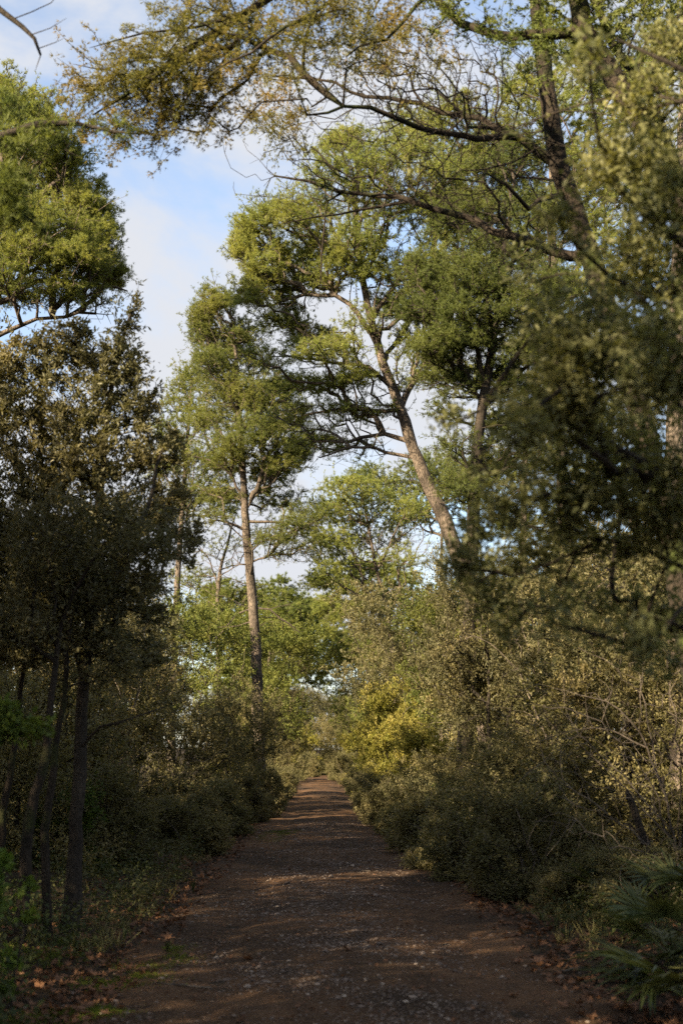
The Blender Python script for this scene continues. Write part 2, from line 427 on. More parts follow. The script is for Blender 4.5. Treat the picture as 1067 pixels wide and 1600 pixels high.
def tube(mb, P, r, k, rng, rough=0, mat=0, cap=True):
    n = len(P)
    T = np.empty_like(P); T[1:-1] = P[2:] - P[:-2]; T[0] = P[1] - P[0]; T[-1] = P[-1] - P[-2]
    T = unit(T)
    a = np.array([1., 0, 0]) if abs(T[0][0]) < .8 else np.array([0, 1., 0])
    Us = np.empty_like(P); u = a - T[0] * (a @ T[0]); u /= np.linalg.norm(u)
    for j in range(n):
        u = u - T[j] * (u @ T[j]); u /= (math.sqrt(u @ u) + 1e-9); Us[j] = u
    Vs = np.cross(T, Us)
    th = np.arange(k) * 2 * math.pi / k
    rr = r[:, None] * np.ones((1, k))
    if rough: rr = rr * (1 + rng.normal(0, rough, rr.shape))
    v = P[:, None] + rr[..., None] * (np.cos(th)[None, :, None] * Us[:, None] + np.sin(th)[None, :, None] * Vs[:, None])
    i = np.arange(n - 1)[:, None] * k; j = np.arange(k)[None]; j2 = (j + 1) % k
    mb.add(v, np.stack([i + j, i + j2, i + k + j2, i + k + j], -1).reshape(-1, 4), mat, .5, True)

def rep(a, k): return np.repeat(a, k, axis=0)
def needles(mb, P, D, seg, dens, rng, tufts=5, per=12, length=.10, width=.008, mat=0, spread=.9, up=.25, back=1.0):
    """tufts of needles strung along each twig end"""
    cnt = np.maximum(1, rng.poisson(tufts * dens))
    P2 = np.repeat(P, cnt, 0); D2 = np.repeat(D, cnt, 0); S2 = np.repeat(seg, cnt)
    m = len(P2)
    c = P2 - D2 * (S2 * rng.uniform(-.15, back, m))[:, None] + rng.normal(0, .03, (m, 3))
    td = unit(D2 * .8 + rng.normal(0, .5, (m, 3)) + np.array([0, 0, up]))
    tr = rng.uniform(0, 1, m)
    c = rep(c, per); td = rep(td, per); tr = rep(tr, per); m = len(c)
    nd = unit(td + rng.normal(0, spread * .6, (m, 3)))
    w = unit(np.cross(nd, rng.normal(size=(m, 3)))) * (width / 2)
    ln = (length * rng.uniform(.65, 1.2, m))[:, None]
    v = np.stack([c - w, c + w, c + nd * ln], 1)
    mb.add(v, np.arange(m * 3).reshape(-1, 3), mat, np.clip(tr * .7 + rng.uniform(0, .3, m), 0, 1))
def leaves(mb, P, D, seg, dens, rng, per=20, length=.05, width=.022, mat=0, spread=1.0, up=.3, back=1.0, scatter=.03, fine=False, droop=0.0):
    cnt = np.maximum(1, rng.poisson(per * dens))
    P2 = np.repeat(P, cnt, 0); D2 = np.repeat(D, cnt, 0); S2 = np.repeat(seg, cnt)
    m = len(P2); tw = np.repeat(rng.uniform(0, 1, len(P)), cnt)
    c = P2 - D2 * (S2 * rng.uniform(-.2, back, m))[:, None] + rng.normal(0, scatter, (m, 3))
    d = unit(D2 * .7 + rng.normal(0, spread * .6, (m, 3)) + np.array([0, 0, up - droop]))
    nrm = unit(np.cross(d, rng.normal(size=(m, 3)))); nrm = np.where(nrm[:, 2:] < 0, -nrm, nrm)
    nrm = unit(nrm + np.array([0, 0, .5])); nrm = unit(nrm - d * (nrm * d).sum(1, keepdims=True))
    blades(mb, c, d, nrm, length * rng.uniform(.5, 1.3, m), width * rng.uniform(.65, 1.2, m), tw * .65 + rng.uniform(0, .35, m), mat, fine)
def blades(mb, c, d, nrm, ln, wd, rnd, mat=0, fine=False, fold=.25):
    w = np.cross(d, nrm); ln = ln[:, None]; wd = wd[:, None] / 2
    m = len(c)
    if not fine:
        v = np.stack([c, c + d * ln * .45 + w * wd + nrm * wd * fold, c + d * ln, c + d * ln * .45 - w * wd + nrm * wd * fold], 1)
        i = np.arange(m)[:, None] * 4
        f = np.concatenate([i + np.array([[0, 1, 2]]), i + np.array([[0, 2, 3]])])
        mb.add(v, f, mat, np.tile(rnd, 2))
    else:
        k = nrm * wd * fold
        tipd = -nrm * ln * .12
        v = np.stack([c, c + d * ln * .28 + w * wd * .85 + k, c + d * ln * .66 + w * wd * .8 + k + tipd * .4, c + d * ln + tipd,
                      c + d * ln * .66 - w * wd * .8 + k + tipd * .4, c + d * ln * .28 - w * wd * .85 + k], 1)
        i = np.arange(m)[:, None] * 6
        f = np.concatenate([i + np.array([[0, 1, 2, 3]]), i + np.array([[0, 3, 4, 5]])])
        mb.add(v, f, mat, np.tile(rnd, 2))
def finish(t, root, base, bark, twig, leaf_add, leaf_m, tip=.0035, e=2.3, thr=.02, rmax=1.0, leafname='crown', woodname='trunk'):
    thick, thin = t.wood(tip, e, thr, rmax)
    if thick.k: thick.build(woodname, bark, root, base)
    leaf_add(thin)
    if thin.k: thin.build(leafname, [twig, leaf_m], root, base)

# ------------------------------------------------------------------ pines given by where their wood and foliage cushions stand
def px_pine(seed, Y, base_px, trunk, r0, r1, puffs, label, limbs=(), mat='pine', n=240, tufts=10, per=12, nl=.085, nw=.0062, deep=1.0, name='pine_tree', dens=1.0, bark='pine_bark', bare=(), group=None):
    s = Y / FPX
    t = Tree(seed)
    b = at(base_px[0], base_px[1], Y); b[2] = float(gh(b[0], b[1])) - .15
    pts = [b] + [at(*((p[0], p[1], Y + (p[2] if len(p) > 2 else 0)))) for p in trunk]
    t.line(pts, r0, r1, .35, .01)
    t.fr[:4] *= np.array([1.7, 1.35, 1.15, 1.05])
    for lm in limbs:
        t.line([at(p[0], p[1], Y + (p[2] if len(p) > 2 else 0)) for p in lm[2:]], lm[0] * .7, lm[1], .3, .03)
    for i_, p in enumerate(puffs):
        cx, cy_, rx, rz = p[:4]; k = p[4] if len(p) > 4 else 1.0
        dy = p[5] if len(p) > 5 else t.rng.uniform(-1, 1) * rx * s * 1.3 * deep
        c = at(cx, cy_, Y + dy)
        nn = n * max(.35, k)
        t.puff(c, (rx * s * 1.12, (rx + rz) / 2 * s * 1.12, rz * s * 1.12), int(nn * .85), k * dens * .8, flat=.95, shell=.15, low=-.8, soft=.24)
        for q in range(3):                # smaller cushions break its outline
            d = unit(t.rng.normal(0, 1, 3) + np.array([0, 0, .25]))
            r_ = t.rng.uniform(.35, .6)
            t.puff(c + d * np.array([rx, rx, rz]) * s * .85, (rx * s * r_, rx * s * r_, rz * s * r_), int(nn * .13), k * dens * .8, flat=.9, soft=.3)
        # the cushions on the far side that give the crown its depth
        if deep and k >= .7:
            c2 = at(cx + t.rng.uniform(-.3, .3) * rx, cy_ + t.rng.uniform(-.1, .4) * rz, Y + dy + (1 if dy > 0 else -1) * rx * s * 1.1)
            t.puff(c2, (rx * s * .8, rx * s * .8, rz * s * .8), int(n * .5), k * dens, flat=.9)
    trunk_n = len(smooth_line(pts, .35)[0])
    for q in range(14):                   # broken stubs of old branches
        j = int(t.rng.uniform(.12, .75) * trunk_n); a = t.rng.uniform(0, 6.28); ln = t.rng.uniform(.12, .7)
        o = t.P[j]; d = np.array([math.cos(a), math.sin(a), t.rng.uniform(-.1, .3)])
        t.line([o, o + d * ln * .5, o + d * ln + np.array([0, 0, -.05])], .022, .008, .12, .012)
    for bb in bare:                       # dead, leafless twigs: centre, radii, number
        c = at(bb[0], bb[1], Y + t.rng.uniform(-.6, .6)); r = np.array([bb[2] * s, bb[2] * s * .7, bb[3] * s])
        t.cloud(c + t.rng.uniform(-1, 1, (bb[4], 3)) * r, -1.0)
    t.grow(.30, .45, .3, .03, .15)
    root = thing(name, b, label, 'tree', group)
    P, D, S, K = t.ends()
    finish(t, root, b, M[bark], M[bark], lambda m: needles(m, P, D, S, K, t.rng, tufts, per, nl, nw, 1, .62, .35), M[mat], .006, 2.4, .03, r0)
    return root

leaning_pine = px_pine(11, 33, (765, 1277), [(757, 1130), (738, 960), (705, 840), (672, 765), (645, 700), (626, 640), (606, 590), (590, 540), (573, 470), (560, 390), (553, 320), (560, 260)], .24, .045,
    [(405, 400, 45, 50), (395, 455, 38, 40), (450, 330, 50, 40), (525, 265, 55, 42), (600, 245, 60, 40), (480, 440, 55, 40), (560, 360, 50, 45), (640, 320, 55, 45),
     (625, 470, 45, 45), (440, 500, 45, 28), (690, 270, 50, 45), (500, 385, 50, 40), (690, 400, 55, 45), (560, 500, 40, 25, .6), (640, 545, 40, 25, .6),
     (505, 550, 60, 28, .95), (470, 600, 55, 24, .8), (540, 640, 60, 24, .7), (500, 690, 60, 26, .8), (590, 640, 40, 20, .5), (560, 590, 45, 22, .7), (480, 530, 50, 26, .9), (530, 600, 50, 20, .6), (640, 590, 40, 22, .6), (690, 560, 40, 26, .8), (450, 650, 40, 24, .5), (550, 705, 50, 18, .4), (420, 560, 40, 26, .6), (420, 440, 40, 40), (400, 350, 36, 36), (490, 320, 50, 40), (570, 300, 60, 45), (540, 220, 40, 22), (650, 230, 55, 36), (520, 420, 50, 40), (590, 410, 45, 40), (660, 500, 55, 40), (700, 330, 50, 45), (660, 440, 50, 40), (460, 390, 50, 40), (380, 380, 26, 40)],
    'tall leaning pine with bare lower limbs, its grey trunk curving left above the right-hand shrubs',
    limbs=[(.1, .03, (612, 605), (575, 575), (520, 565), (470, 560, -.5)), (.09, .025, (622, 640), (580, 645), (530, 640), (480, 648, .5)),
           (.10, .03, (640, 690), (600, 678), (545, 688), (490, 690, .4)), (.08, .02, (648, 715), (600, 705), (550, 700, -.5), (500, 715, -.8)),
           (.11, .04, (590, 540), (545, 475), (500, 460), (440, 470)), (.10, .03, (580, 500), (620, 440), (660, 400)), (.1, .03, (566, 430), (520, 380), (450, 360))],
    bare=[(520, 540, 80, 40, 90), (540, 680, 90, 50, 130), (440, 480, 60, 30, 60), (660, 580, 50, 50, 60)])

straight_pine = px_pine(12, 42, (408, 1256), [(403, 1120), (399, 1000), (391, 900), (383, 800), (380, 740), (374, 660), (370, 580), (366, 520)], .21, .05,
    [(330, 480, 34, 40), (325, 530, 34, 38), (360, 540, 40, 36), (400, 575, 48, 40), (440, 620, 34, 38), (370, 625, 48, 40), (425, 680, 48, 34), (340, 600, 42, 38),
     (370, 690, 50, 32), (440, 720, 38, 26), (395, 730, 45, 22, .7), (340, 650, 40, 36), (345, 770, 45, 24, .9), (435, 780, 48, 28, .9), (462, 865, 42, 26, .6), (440, 840, 42, 26, .7), (470, 810, 36, 22, .7), (330, 810, 40, 24, .6), (420, 740, 40, 24, .9), (310, 500, 22, 34), (345, 470, 26, 22), (380, 520, 36, 30), (410, 620, 44, 36), (455, 650, 30, 34), (400, 660, 50, 34), (350, 710, 44, 28), (465, 700, 24, 24), (330, 565, 34, 30), (380, 610, 44, 34)],
    'upright pine with a pale straight trunk standing beside the path on its left',
    limbs=[(.07, .02, (383, 790), (355, 735), (320, 718), (300, 712)), (.08, .02, (390, 815), (420, 816), (460, 818), (500, 822)), (.06, .02, (382, 800), (400, 775), (430, 760)),
           (.05, .015, (395, 950), (370, 960), (350, 985), (335, 1000)), (.05, .015, (398, 950), (425, 955), (450, 975), (470, 990)), (.05, .015, (390, 880), (420, 870), (460, 855), (490, 845)),
           (.04, .012, (398, 970), (370, 978), (340, 980))],
    bare=[(440, 850, 60, 30, 60), (350, 900, 50, 40, 60), (430, 960, 50, 40, 40)])

left_pine = px_pine(13, 28, (-70, 1294), [(-72, 1100), (-70, 900), (-66, 700), (-60, 560), (-50, 430), (-35, 300), (-20, 200)], .28, .06,
    [(20, 165, 50, 38), (70, 195, 50, 45), (105, 245, 45, 42), (50, 265, 65, 50), (135, 315, 40, 42), (85, 335, 60, 45), (20, 330, 60, 55), (135, 385, 45, 40), (60, 400, 65, 42),
     (165, 430, 34, 32), (105, 450, 55, 30, .8), (20, 455, 60, 30, .7), (150, 470, 40, 22, .5), (-50, 250, 70, 60), (-60, 370, 80, 60), (-130, 300, 80, 60), (-120, 420, 80, 50), (-20, 130, 50, 30), (45, 215, 60, 45), (90, 290, 60, 45), (110, 400, 60, 40), (30, 380, 60, 45), (145, 355, 40, 34), (10, 260, 60, 50), (0, 420, 60, 40), (160, 405, 34, 26)],
    'large rounded pine crown rising behind the dark tree on the left, clear of the sky',
    limbs=[(.12, .03, (-58, 540), (0, 480), (60, 440), (140, 445)), (.1, .03, (-50, 430), (10, 380), (80, 360)), (.1, .03, (-60, 560), (10, 520), (60, 500), (150, 490)), (.08, .03, (-58, 500), (20, 450), (60, 420), (200, 455))],
    bare=[(90, 480, 90, 25, 80)], n=260)

dark_pine = px_pine(14, 30, (722, 1287), [(728, 1100), (735, 900), (742, 760), (750, 650), (764, 570), (776, 490), (786, 400), (800, 320)], .21, .05,
    [(690, 450, 50, 40), (740, 410, 55, 45), (800, 400, 55, 45), (700, 520, 48, 34), (775, 500, 55, 42), (850, 440, 55, 50), (760, 330, 60, 45), (840, 340, 60, 50), (740, 570, 50, 22, .5), (690, 590, 46, 24, .8), (720, 610, 40, 24, .6), (800, 600, 50, 36, .95), (790, 660, 46, 34, .8), (710, 690, 40, 26, .6), (770, 720, 46, 34, .8), (690, 640, 36, 22, .5), (720, 760, 46, 30, .7), (830, 540, 50, 45), (880, 520, 55, 50), (870, 620, 55, 50, .8), (830, 690, 50, 50, .7), (800, 250, 60, 45), (660, 420, 40, 34), (720, 470, 50, 40), (650, 480, 44, 34), (760, 450, 50, 40), (700, 350, 50, 40), (820, 470, 50, 40), (745, 530, 46, 30), (680, 545, 40, 26, .7)],
    'dark trunked pine standing just right of the leaning pine, its crown mixed with it',
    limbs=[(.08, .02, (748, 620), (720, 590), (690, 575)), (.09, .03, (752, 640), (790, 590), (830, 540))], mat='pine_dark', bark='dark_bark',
    bare=[(700, 590, 50, 30, 70), (790, 640, 50, 60, 80), (800, 740, 60, 60, 120)])

px_pine(15, 44, (880, 1253), [(880, 1000), (878, 800), (872, 600), (865, 420), (860, 250), (860, 180)], .24, .05,
    [(720, 240, 55, 45), (700, 320, 50, 45), (780, 200, 60, 45), (860, 160, 60, 45), (930, 220, 60, 50), (800, 290, 60, 50), (900, 330, 70, 55), (980, 300, 60, 50), (760, 370, 55, 50), (840, 400, 60, 50), (940, 440, 70, 60), (1010, 420, 60, 60), (990, 180, 60, 50), (900, 90, 60, 45), (880, 540, 60, 50), (970, 560, 70, 60), (1050, 250, 70, 60), (640, 200, 50, 36), (700, 180, 50, 36), (760, 250, 55, 45), (820, 230, 60, 45), (880, 250, 60, 50), (740, 300, 55, 45), (850, 330, 60, 50), (940, 280, 60, 50), (960, 370, 60, 50), (880, 440, 60, 50), (1000, 120, 60, 50), (820, 130, 50, 36), (940, 140, 60, 40)],
    'sunlit yellow-green pine crown filling the sky behind the bare dark limbs on the right', n=170, nw=.010, nl=.14)

px_pine(16, 58, (268, 1235), [(270, 1100), (278, 900), (288, 760), (295, 660), (300, 600)], .2, .04,
    [(298, 585, 30, 26), (285, 625, 38, 30), (310, 650, 40, 32), (270, 675, 36, 32), (300, 705, 45, 32), (330, 735, 40, 30), (260, 730, 38, 30), (300, 770, 46, 30), (345, 790, 40, 30), (270, 800, 40, 30)],
    'bright yellow-green pine tucked behind the left side of the upright pine', n=190, nw=.0095, nl=.11, per=14, tufts=8)
px_pine(17, 62, (620, 1232), [(620, 1100), (605, 960), (588, 890), (575, 820), (565, 770)], .15, .04,
    [(530, 790, 44, 34), (580, 770, 46, 34), (500, 840, 30, 34), (545, 840, 44, 34), (600, 830, 46, 34), (520, 890, 34, 30), (640, 800, 46, 34), (570, 890, 46, 26, .8), (640, 870, 46, 30, .7), (500, 800, 34, 30), (520, 850, 40, 34), (560, 800, 40, 34), (610, 790, 44, 34), (500, 910, 30, 22), (540, 760, 40, 26)],
    'mid-distance pine with a thin brown trunk and green crown right of the sky gap', n=190, nw=.0095, nl=.11, per=14, tufts=8,
    bare=[(620, 850, 70, 45, 220), (600, 930, 40, 40, 60)])
px_pine(18, 68, (690, 1227), [(690, 1000), (690, 850), (690, 760)], .16, .04,
    [(690, 720, 44, 26), (660, 735, 36, 26), (720, 735, 40, 26), (600, 760, 40, 30), (570, 740, 34, 26), (690, 760, 50, 34), (650, 755, 44, 30), (725, 750, 44, 30), (690, 790, 50, 34), (760, 780, 44, 34), (640, 810, 40, 34)],
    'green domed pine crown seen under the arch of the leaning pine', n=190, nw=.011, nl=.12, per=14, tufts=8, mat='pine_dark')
px_pine(19, 60, (340, 1233), [(341, 1050), (341, 930), (345, 890), (358, 840), (370, 800)], .15, .03,
    [(330, 860, 44, 30, .5), (375, 850, 40, 30, .5), (410, 830, 38, 26, .5), (300, 900, 36, 30, .8), (345, 940, 44, 24), (380, 930, 36, 26), (320, 960, 40, 24), (290, 850, 34, 26, .6)],
    'small forked pine with thin arching boughs behind the upright pine', limbs=[(.06, .02, (341, 925), (330, 880), (310, 850))], n=160, nw=.0095, nl=.11, per=14, tufts=8, bare=[(350, 880, 50, 40, 80)])
px_pine(20, 95, (432, 1214), [(436, 1100), (450, 1020), (470, 970)], .12, .05,
    [(478, 950, 34, 18), (450, 965, 34, 20), (510, 962, 34, 20), (478, 985, 50, 24), (430, 990, 36, 22), (525, 990, 36, 24), (470, 1015, 50, 22), (440, 1040, 50, 26), (510, 1030, 50, 26), (400, 1010, 40, 24), (550, 1010, 40, 24), (480, 1060, 40, 26)],
    'distant light green pine closing the view at the end of the path', n=150, nw=.024, nl=.24, per=11)

px_pine(22, 50, (815, 1245), [(815, 1000), (818, 800), (822, 650), (825, 560)], .2, .05,
    [(820, 540, 60, 40), (760, 590, 46, 34), (880, 580, 60, 40), (800, 640, 60, 40, .8), (900, 660, 60, 40), (850, 720, 60, 40, .9), (780, 740, 50, 34, .8), (940, 740, 60, 44), (880, 800, 60, 40), (800, 820, 50, 34), (980, 640, 60, 50), (1010, 780, 60, 50, .7), (960, 540, 70, 50), (1040, 560, 70, 60), (930, 860, 60, 34, .7)],
    'shaded pine filling the gaps behind the hanging oak boughs', n=140, nw=.012, nl=.15, per=12)
px_pine(23, 78, (585, 1221), [(585, 1050), (582, 950), (580, 900)], .16, .04,
    [(575, 890, 40, 24), (540, 915, 36, 24), (615, 905, 40, 26), (590, 935, 46, 26), (540, 950, 36, 24), (640, 930, 40, 26), (510, 945, 26, 20)],
    'low domed pine standing over the far right side of the path', n=140, nw=.017, nl=.19, per=12)
px_pine(24, 82, (415, 1219), [(418, 1080), (425, 980), (428, 940)], .16, .04,
    [(430, 925, 36, 20), (395, 945, 36, 24), (460, 950, 34, 22), (425, 965, 46, 26), (370, 975, 36, 24), (470, 985, 30, 24), (330, 955, 36, 24), (345, 925, 30, 20), (440, 1000, 40, 24), (300, 985, 36, 26)],
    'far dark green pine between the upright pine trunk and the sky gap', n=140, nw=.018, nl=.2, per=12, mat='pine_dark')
# pine trunk in full sun at the right edge
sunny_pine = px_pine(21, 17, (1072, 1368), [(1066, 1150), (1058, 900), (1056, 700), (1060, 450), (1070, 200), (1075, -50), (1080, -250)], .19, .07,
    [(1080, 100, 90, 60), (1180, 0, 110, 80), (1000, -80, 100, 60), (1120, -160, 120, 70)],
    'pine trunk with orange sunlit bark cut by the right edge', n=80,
    limbs=[(.05, .015, (1064, 760), (1020, 820), (980, 900)), (.05, .015, (1064, 860), (1010, 850), (940, 860)), (.05, .015, (1064, 700), (1010, 740), (950, 790))], bare=[(985, 880, 70, 60, 260), (960, 760, 80, 60, 160)])

# ------------------------------------------------------------------ the overhanging conifers at the top right
def overhang():
    Y = 12.5
    def w(*pp, dy=0): return [at(p[0], p[1], Y + (p[2] if len(p) > 2 else 0) + dy) for p in pp]
    t = Tree(31)
    b = at(1125, 1436, Y); b[2] = float(gh(b[0], b[1])) - .1
    t.line([b] + w((1100, 1150), (1050, 850), (985, 600), (920, 400), (872, 250), (852, 120), (842, 20), (832, -100), (825, -250), (820, -380)), .15, .05, .25, .008)
    t.line(w((876, 262), (840, 238), (813, 215), (723, 210, -.5), (658, 198, -.8), (578, 170, -1), (533, 168, -1.2), (480, 180, -1.4)), .05, .010, .2, .02)
    t.line(w((874, 255), (798, 213), (748, 185, .4), (663, 165, .6), (573, 148, .8), (500, 128, 1), (425, 118, 1.2)), .045, .008, .2, .02)
    t.line(w((890, 400), (853, 388), (773, 360, .5), (708, 335, .8), (623, 310, 1), (533, 302, 1.1), (480, 285, 1.2), (430, 275, 1.2)), .055, .010, .2, .02)
    t.line(w((533, 302, 1.1), (512, 310, 1.1), (505, 360, 1.2), (500, 420, 1.2), (498, 465, 1.2)), .016, .006, .15, .01)
    t.line(w((640, 314, 1), (560, 330, 1), (500, 338, .9), (430, 352, .8)), .02, .005, .2, .01)
    t.line(w((880, 300), (830, 320, -.4), (790, 290, -.6), (760, 270, -.7), (720, 300, -.8)), .03, .006, .2, .02)
    # boughs that leave the trunk above the picture and hang over the path
    t.line(w((828, -300), (680, -210, -.6), (540, -90, -.8), (420, -4, -1), (345, 45, -1.1), (270, 92, -1.2), (235, 125, -1.2), (190, 155, -1.1), (145, 180, -1.1)), .062, .012, .2, .012)
    t.line(w((680, -210, -.6), (620, -110, -1.5), (540, -20, -1.8), (469, 28, -2), (390, 80, -2.1), (325, 118, -2.1)), .03, .007, .2, .012)
    t.line(w((345, 45, -1.1), (322, 80, -1), (300, 130, -.9), (280, 170, -.8), (262, 200, -.8)), .02, .005, .2, .012)
    t.line(w((380, 20, -1.1), (300, 40, -1.3), (220, 55, -1.4), (140, 75, -1.4)), .018, .005, .2, .012)
    t.line(w((300, 72, -1.2), (230, 90, -1), (160, 110, -.9), (115, 100, -.9)), .016, .005, .2, .012)
    t.line(w((250, 110, -1.2), (252, 140, -1.1), (275, 170, -1)), .014, .005, .2, .012)
    t.line(w((825, -200), (720, -170, 1), (640, -90, 1.6), (600, -20, 1.8), (575, 40, 1.9)), .04, .008, .2, .02)
    t.line(w((828, -150), (760, -130, -1), (700, -60, -1.4), (650, 10, -1.5), (600, 60, -1.6), (540, 90, -1.6)), .035, .008, .2, .02)
    rng = t.rng
    def band(pts, n, spread, lf, sag=0.0):
        P, _ = smooth_line(w(*pts), .05)
        i = rng.integers(0, len(P), n)
        q = P[i] + rng.normal(0, 1, (n, 3)) * np.array([spread, spread * .8, spread * .8]) - np.array([0, 0, sag])
        t.cloud(q, lf)
    # feathery foliage of the hanging boughs
    band([(330, 60, -1.1), (280, 85, -1.2), (215, 120, -1.1), (150, 110, -1.1)], 430, .32, .8, .1)
    band([(260, 120, -1), (230, 170, -.9), (190, 190, -.9)], 260, .30, .7)
    band([(340, 95, -1.2), (310, 150, -1), (285, 185, -.9)], 190, .26, .7)
    band([(420, 10, -1), (350, 40, -1.1), (290, 30, -1)], 320, .34, .7)
    band([(600, 0, -1.6), (520, 30, -1.8), (440, 60, -2)], 240, .28, .7)
    band([(760, 40, -1), (680, 70, -1), (600, 50, 1.6), (540, 80, -1.6)], 320, .30, .6)
    band([(450, 110, 1), (430, 150, 1), (430, 200, .6), (420, 215, .3)], 150, .2, .7)
    # bare interlacing twigs of the dead lower limbs
    band([(840, 230), (723, 190, -.5), (600, 165, -.8), (520, 150, -1.2)], 800, .36, -1)
    band([(800, 215), (700, 150, .5), (560, 120, .8), (440, 115, 1.1)], 560, .28, -1)
    band([(830, 380), (708, 320, .8), (560, 290, 1), (450, 262, 1.2)], 760, .30, -1)
    band([(560, 330, 1), (470, 310, 1.1), (420, 290, 1.2)], 80, .16, -1)
    band([(860, 300), (760, 280), (640, 250)], 560, .36, -1)
    band([(860, 120), (760, 110), (640, 110)], 560, .34, -1)
    t.grow(.22, .22, .25, .03, .03)
    root = thing('conifer_tree', b, 'bare limbed conifer reaching across the top of the path with golden hanging sprays', 'tree')
    P, D, S, K = t.ends()
    finish(t, root, b, M['mossy_bark'], M['dark_bark'], lambda m: needles(m, P, D, S, K, rng, 15, 10, .048, .0052, 1, .7, 0, 1.6), M['golden'], .0028, 2.5, .016, .2)

    t = Tree(32); rng = t.rng; Y = 11
    b = at(1180, 1450, Y); b[2] = float(gh(b[0], b[1])) - .1
    t.line([b] + w((1170, 1200), (1150, 900), (1125, 600), (1090, 380), (1040, 260), (995, 180), (950, 110), (912, 45), (900, -40), (890, -160)), .15, .08, .25, .008)
    t.line(w((912, 45), (880, 52), (833, 56), (768, 54, .3), (718, 34, .4), (683, 0, .5), (655, -50, .6), (640, -120, .7)), .055, .03, .2, .008)
    t.line(w((1090, 380), (1045, 230, .4), (1000, 130, .5), (955, 70, .7), (930, 0, .8), (900, -120, 1)), .055, .04, .2, .01)
    t.line(w((1000, 130, .5), (1060, 60, .3), (1110, 0), (1160, -60)), .06, .03, .2, .01)
    t.line(w((1060, 300), (990, 150, -.5), (1010, 60, -.8), (1067, 20, -1)), .03, .01, .2, .01)
    def band2(pts, n, spread, lf):
        P, _ = smooth_line([at(p[0], p[1], 11 + (p[2] if len(p) > 2 else 0)) for p in pts], .05)
        i = rng.integers(0, len(P), n); t.cloud(P[i] + rng.normal(0, spread, (n, 3)), lf)
    band2([(1060, 60), (980, 30), (900, 20), (830, 10)], 420, .32, .9)
    band2([(1067, 120), (1000, 220), (930, 300)], 300, .34, -1)
    band2([(1067, 0), (1150, -80), (1000, -120), (900, -150)], 420, .45, 1)
    band2([(780, 20), (720, -10), (660, -30)], 80, .18, .7)
    t.grow(.22, .22, .3, .05, .05)
    root = thing('conifer_tree', b, 'thick dark conifer with a mossy limb curving along the top right of the view', 'tree')
    P, D, S, K = t.ends()
    finish(t, root, b, M['mossy_bark'], M['dark_bark'], lambda m: needles(m, P, D, S, K, rng, 9, 9, .06, .010, 1, .8, 0, 1.2), M['pine_dark'], .003, 2.5, .016, .24)
overhang()

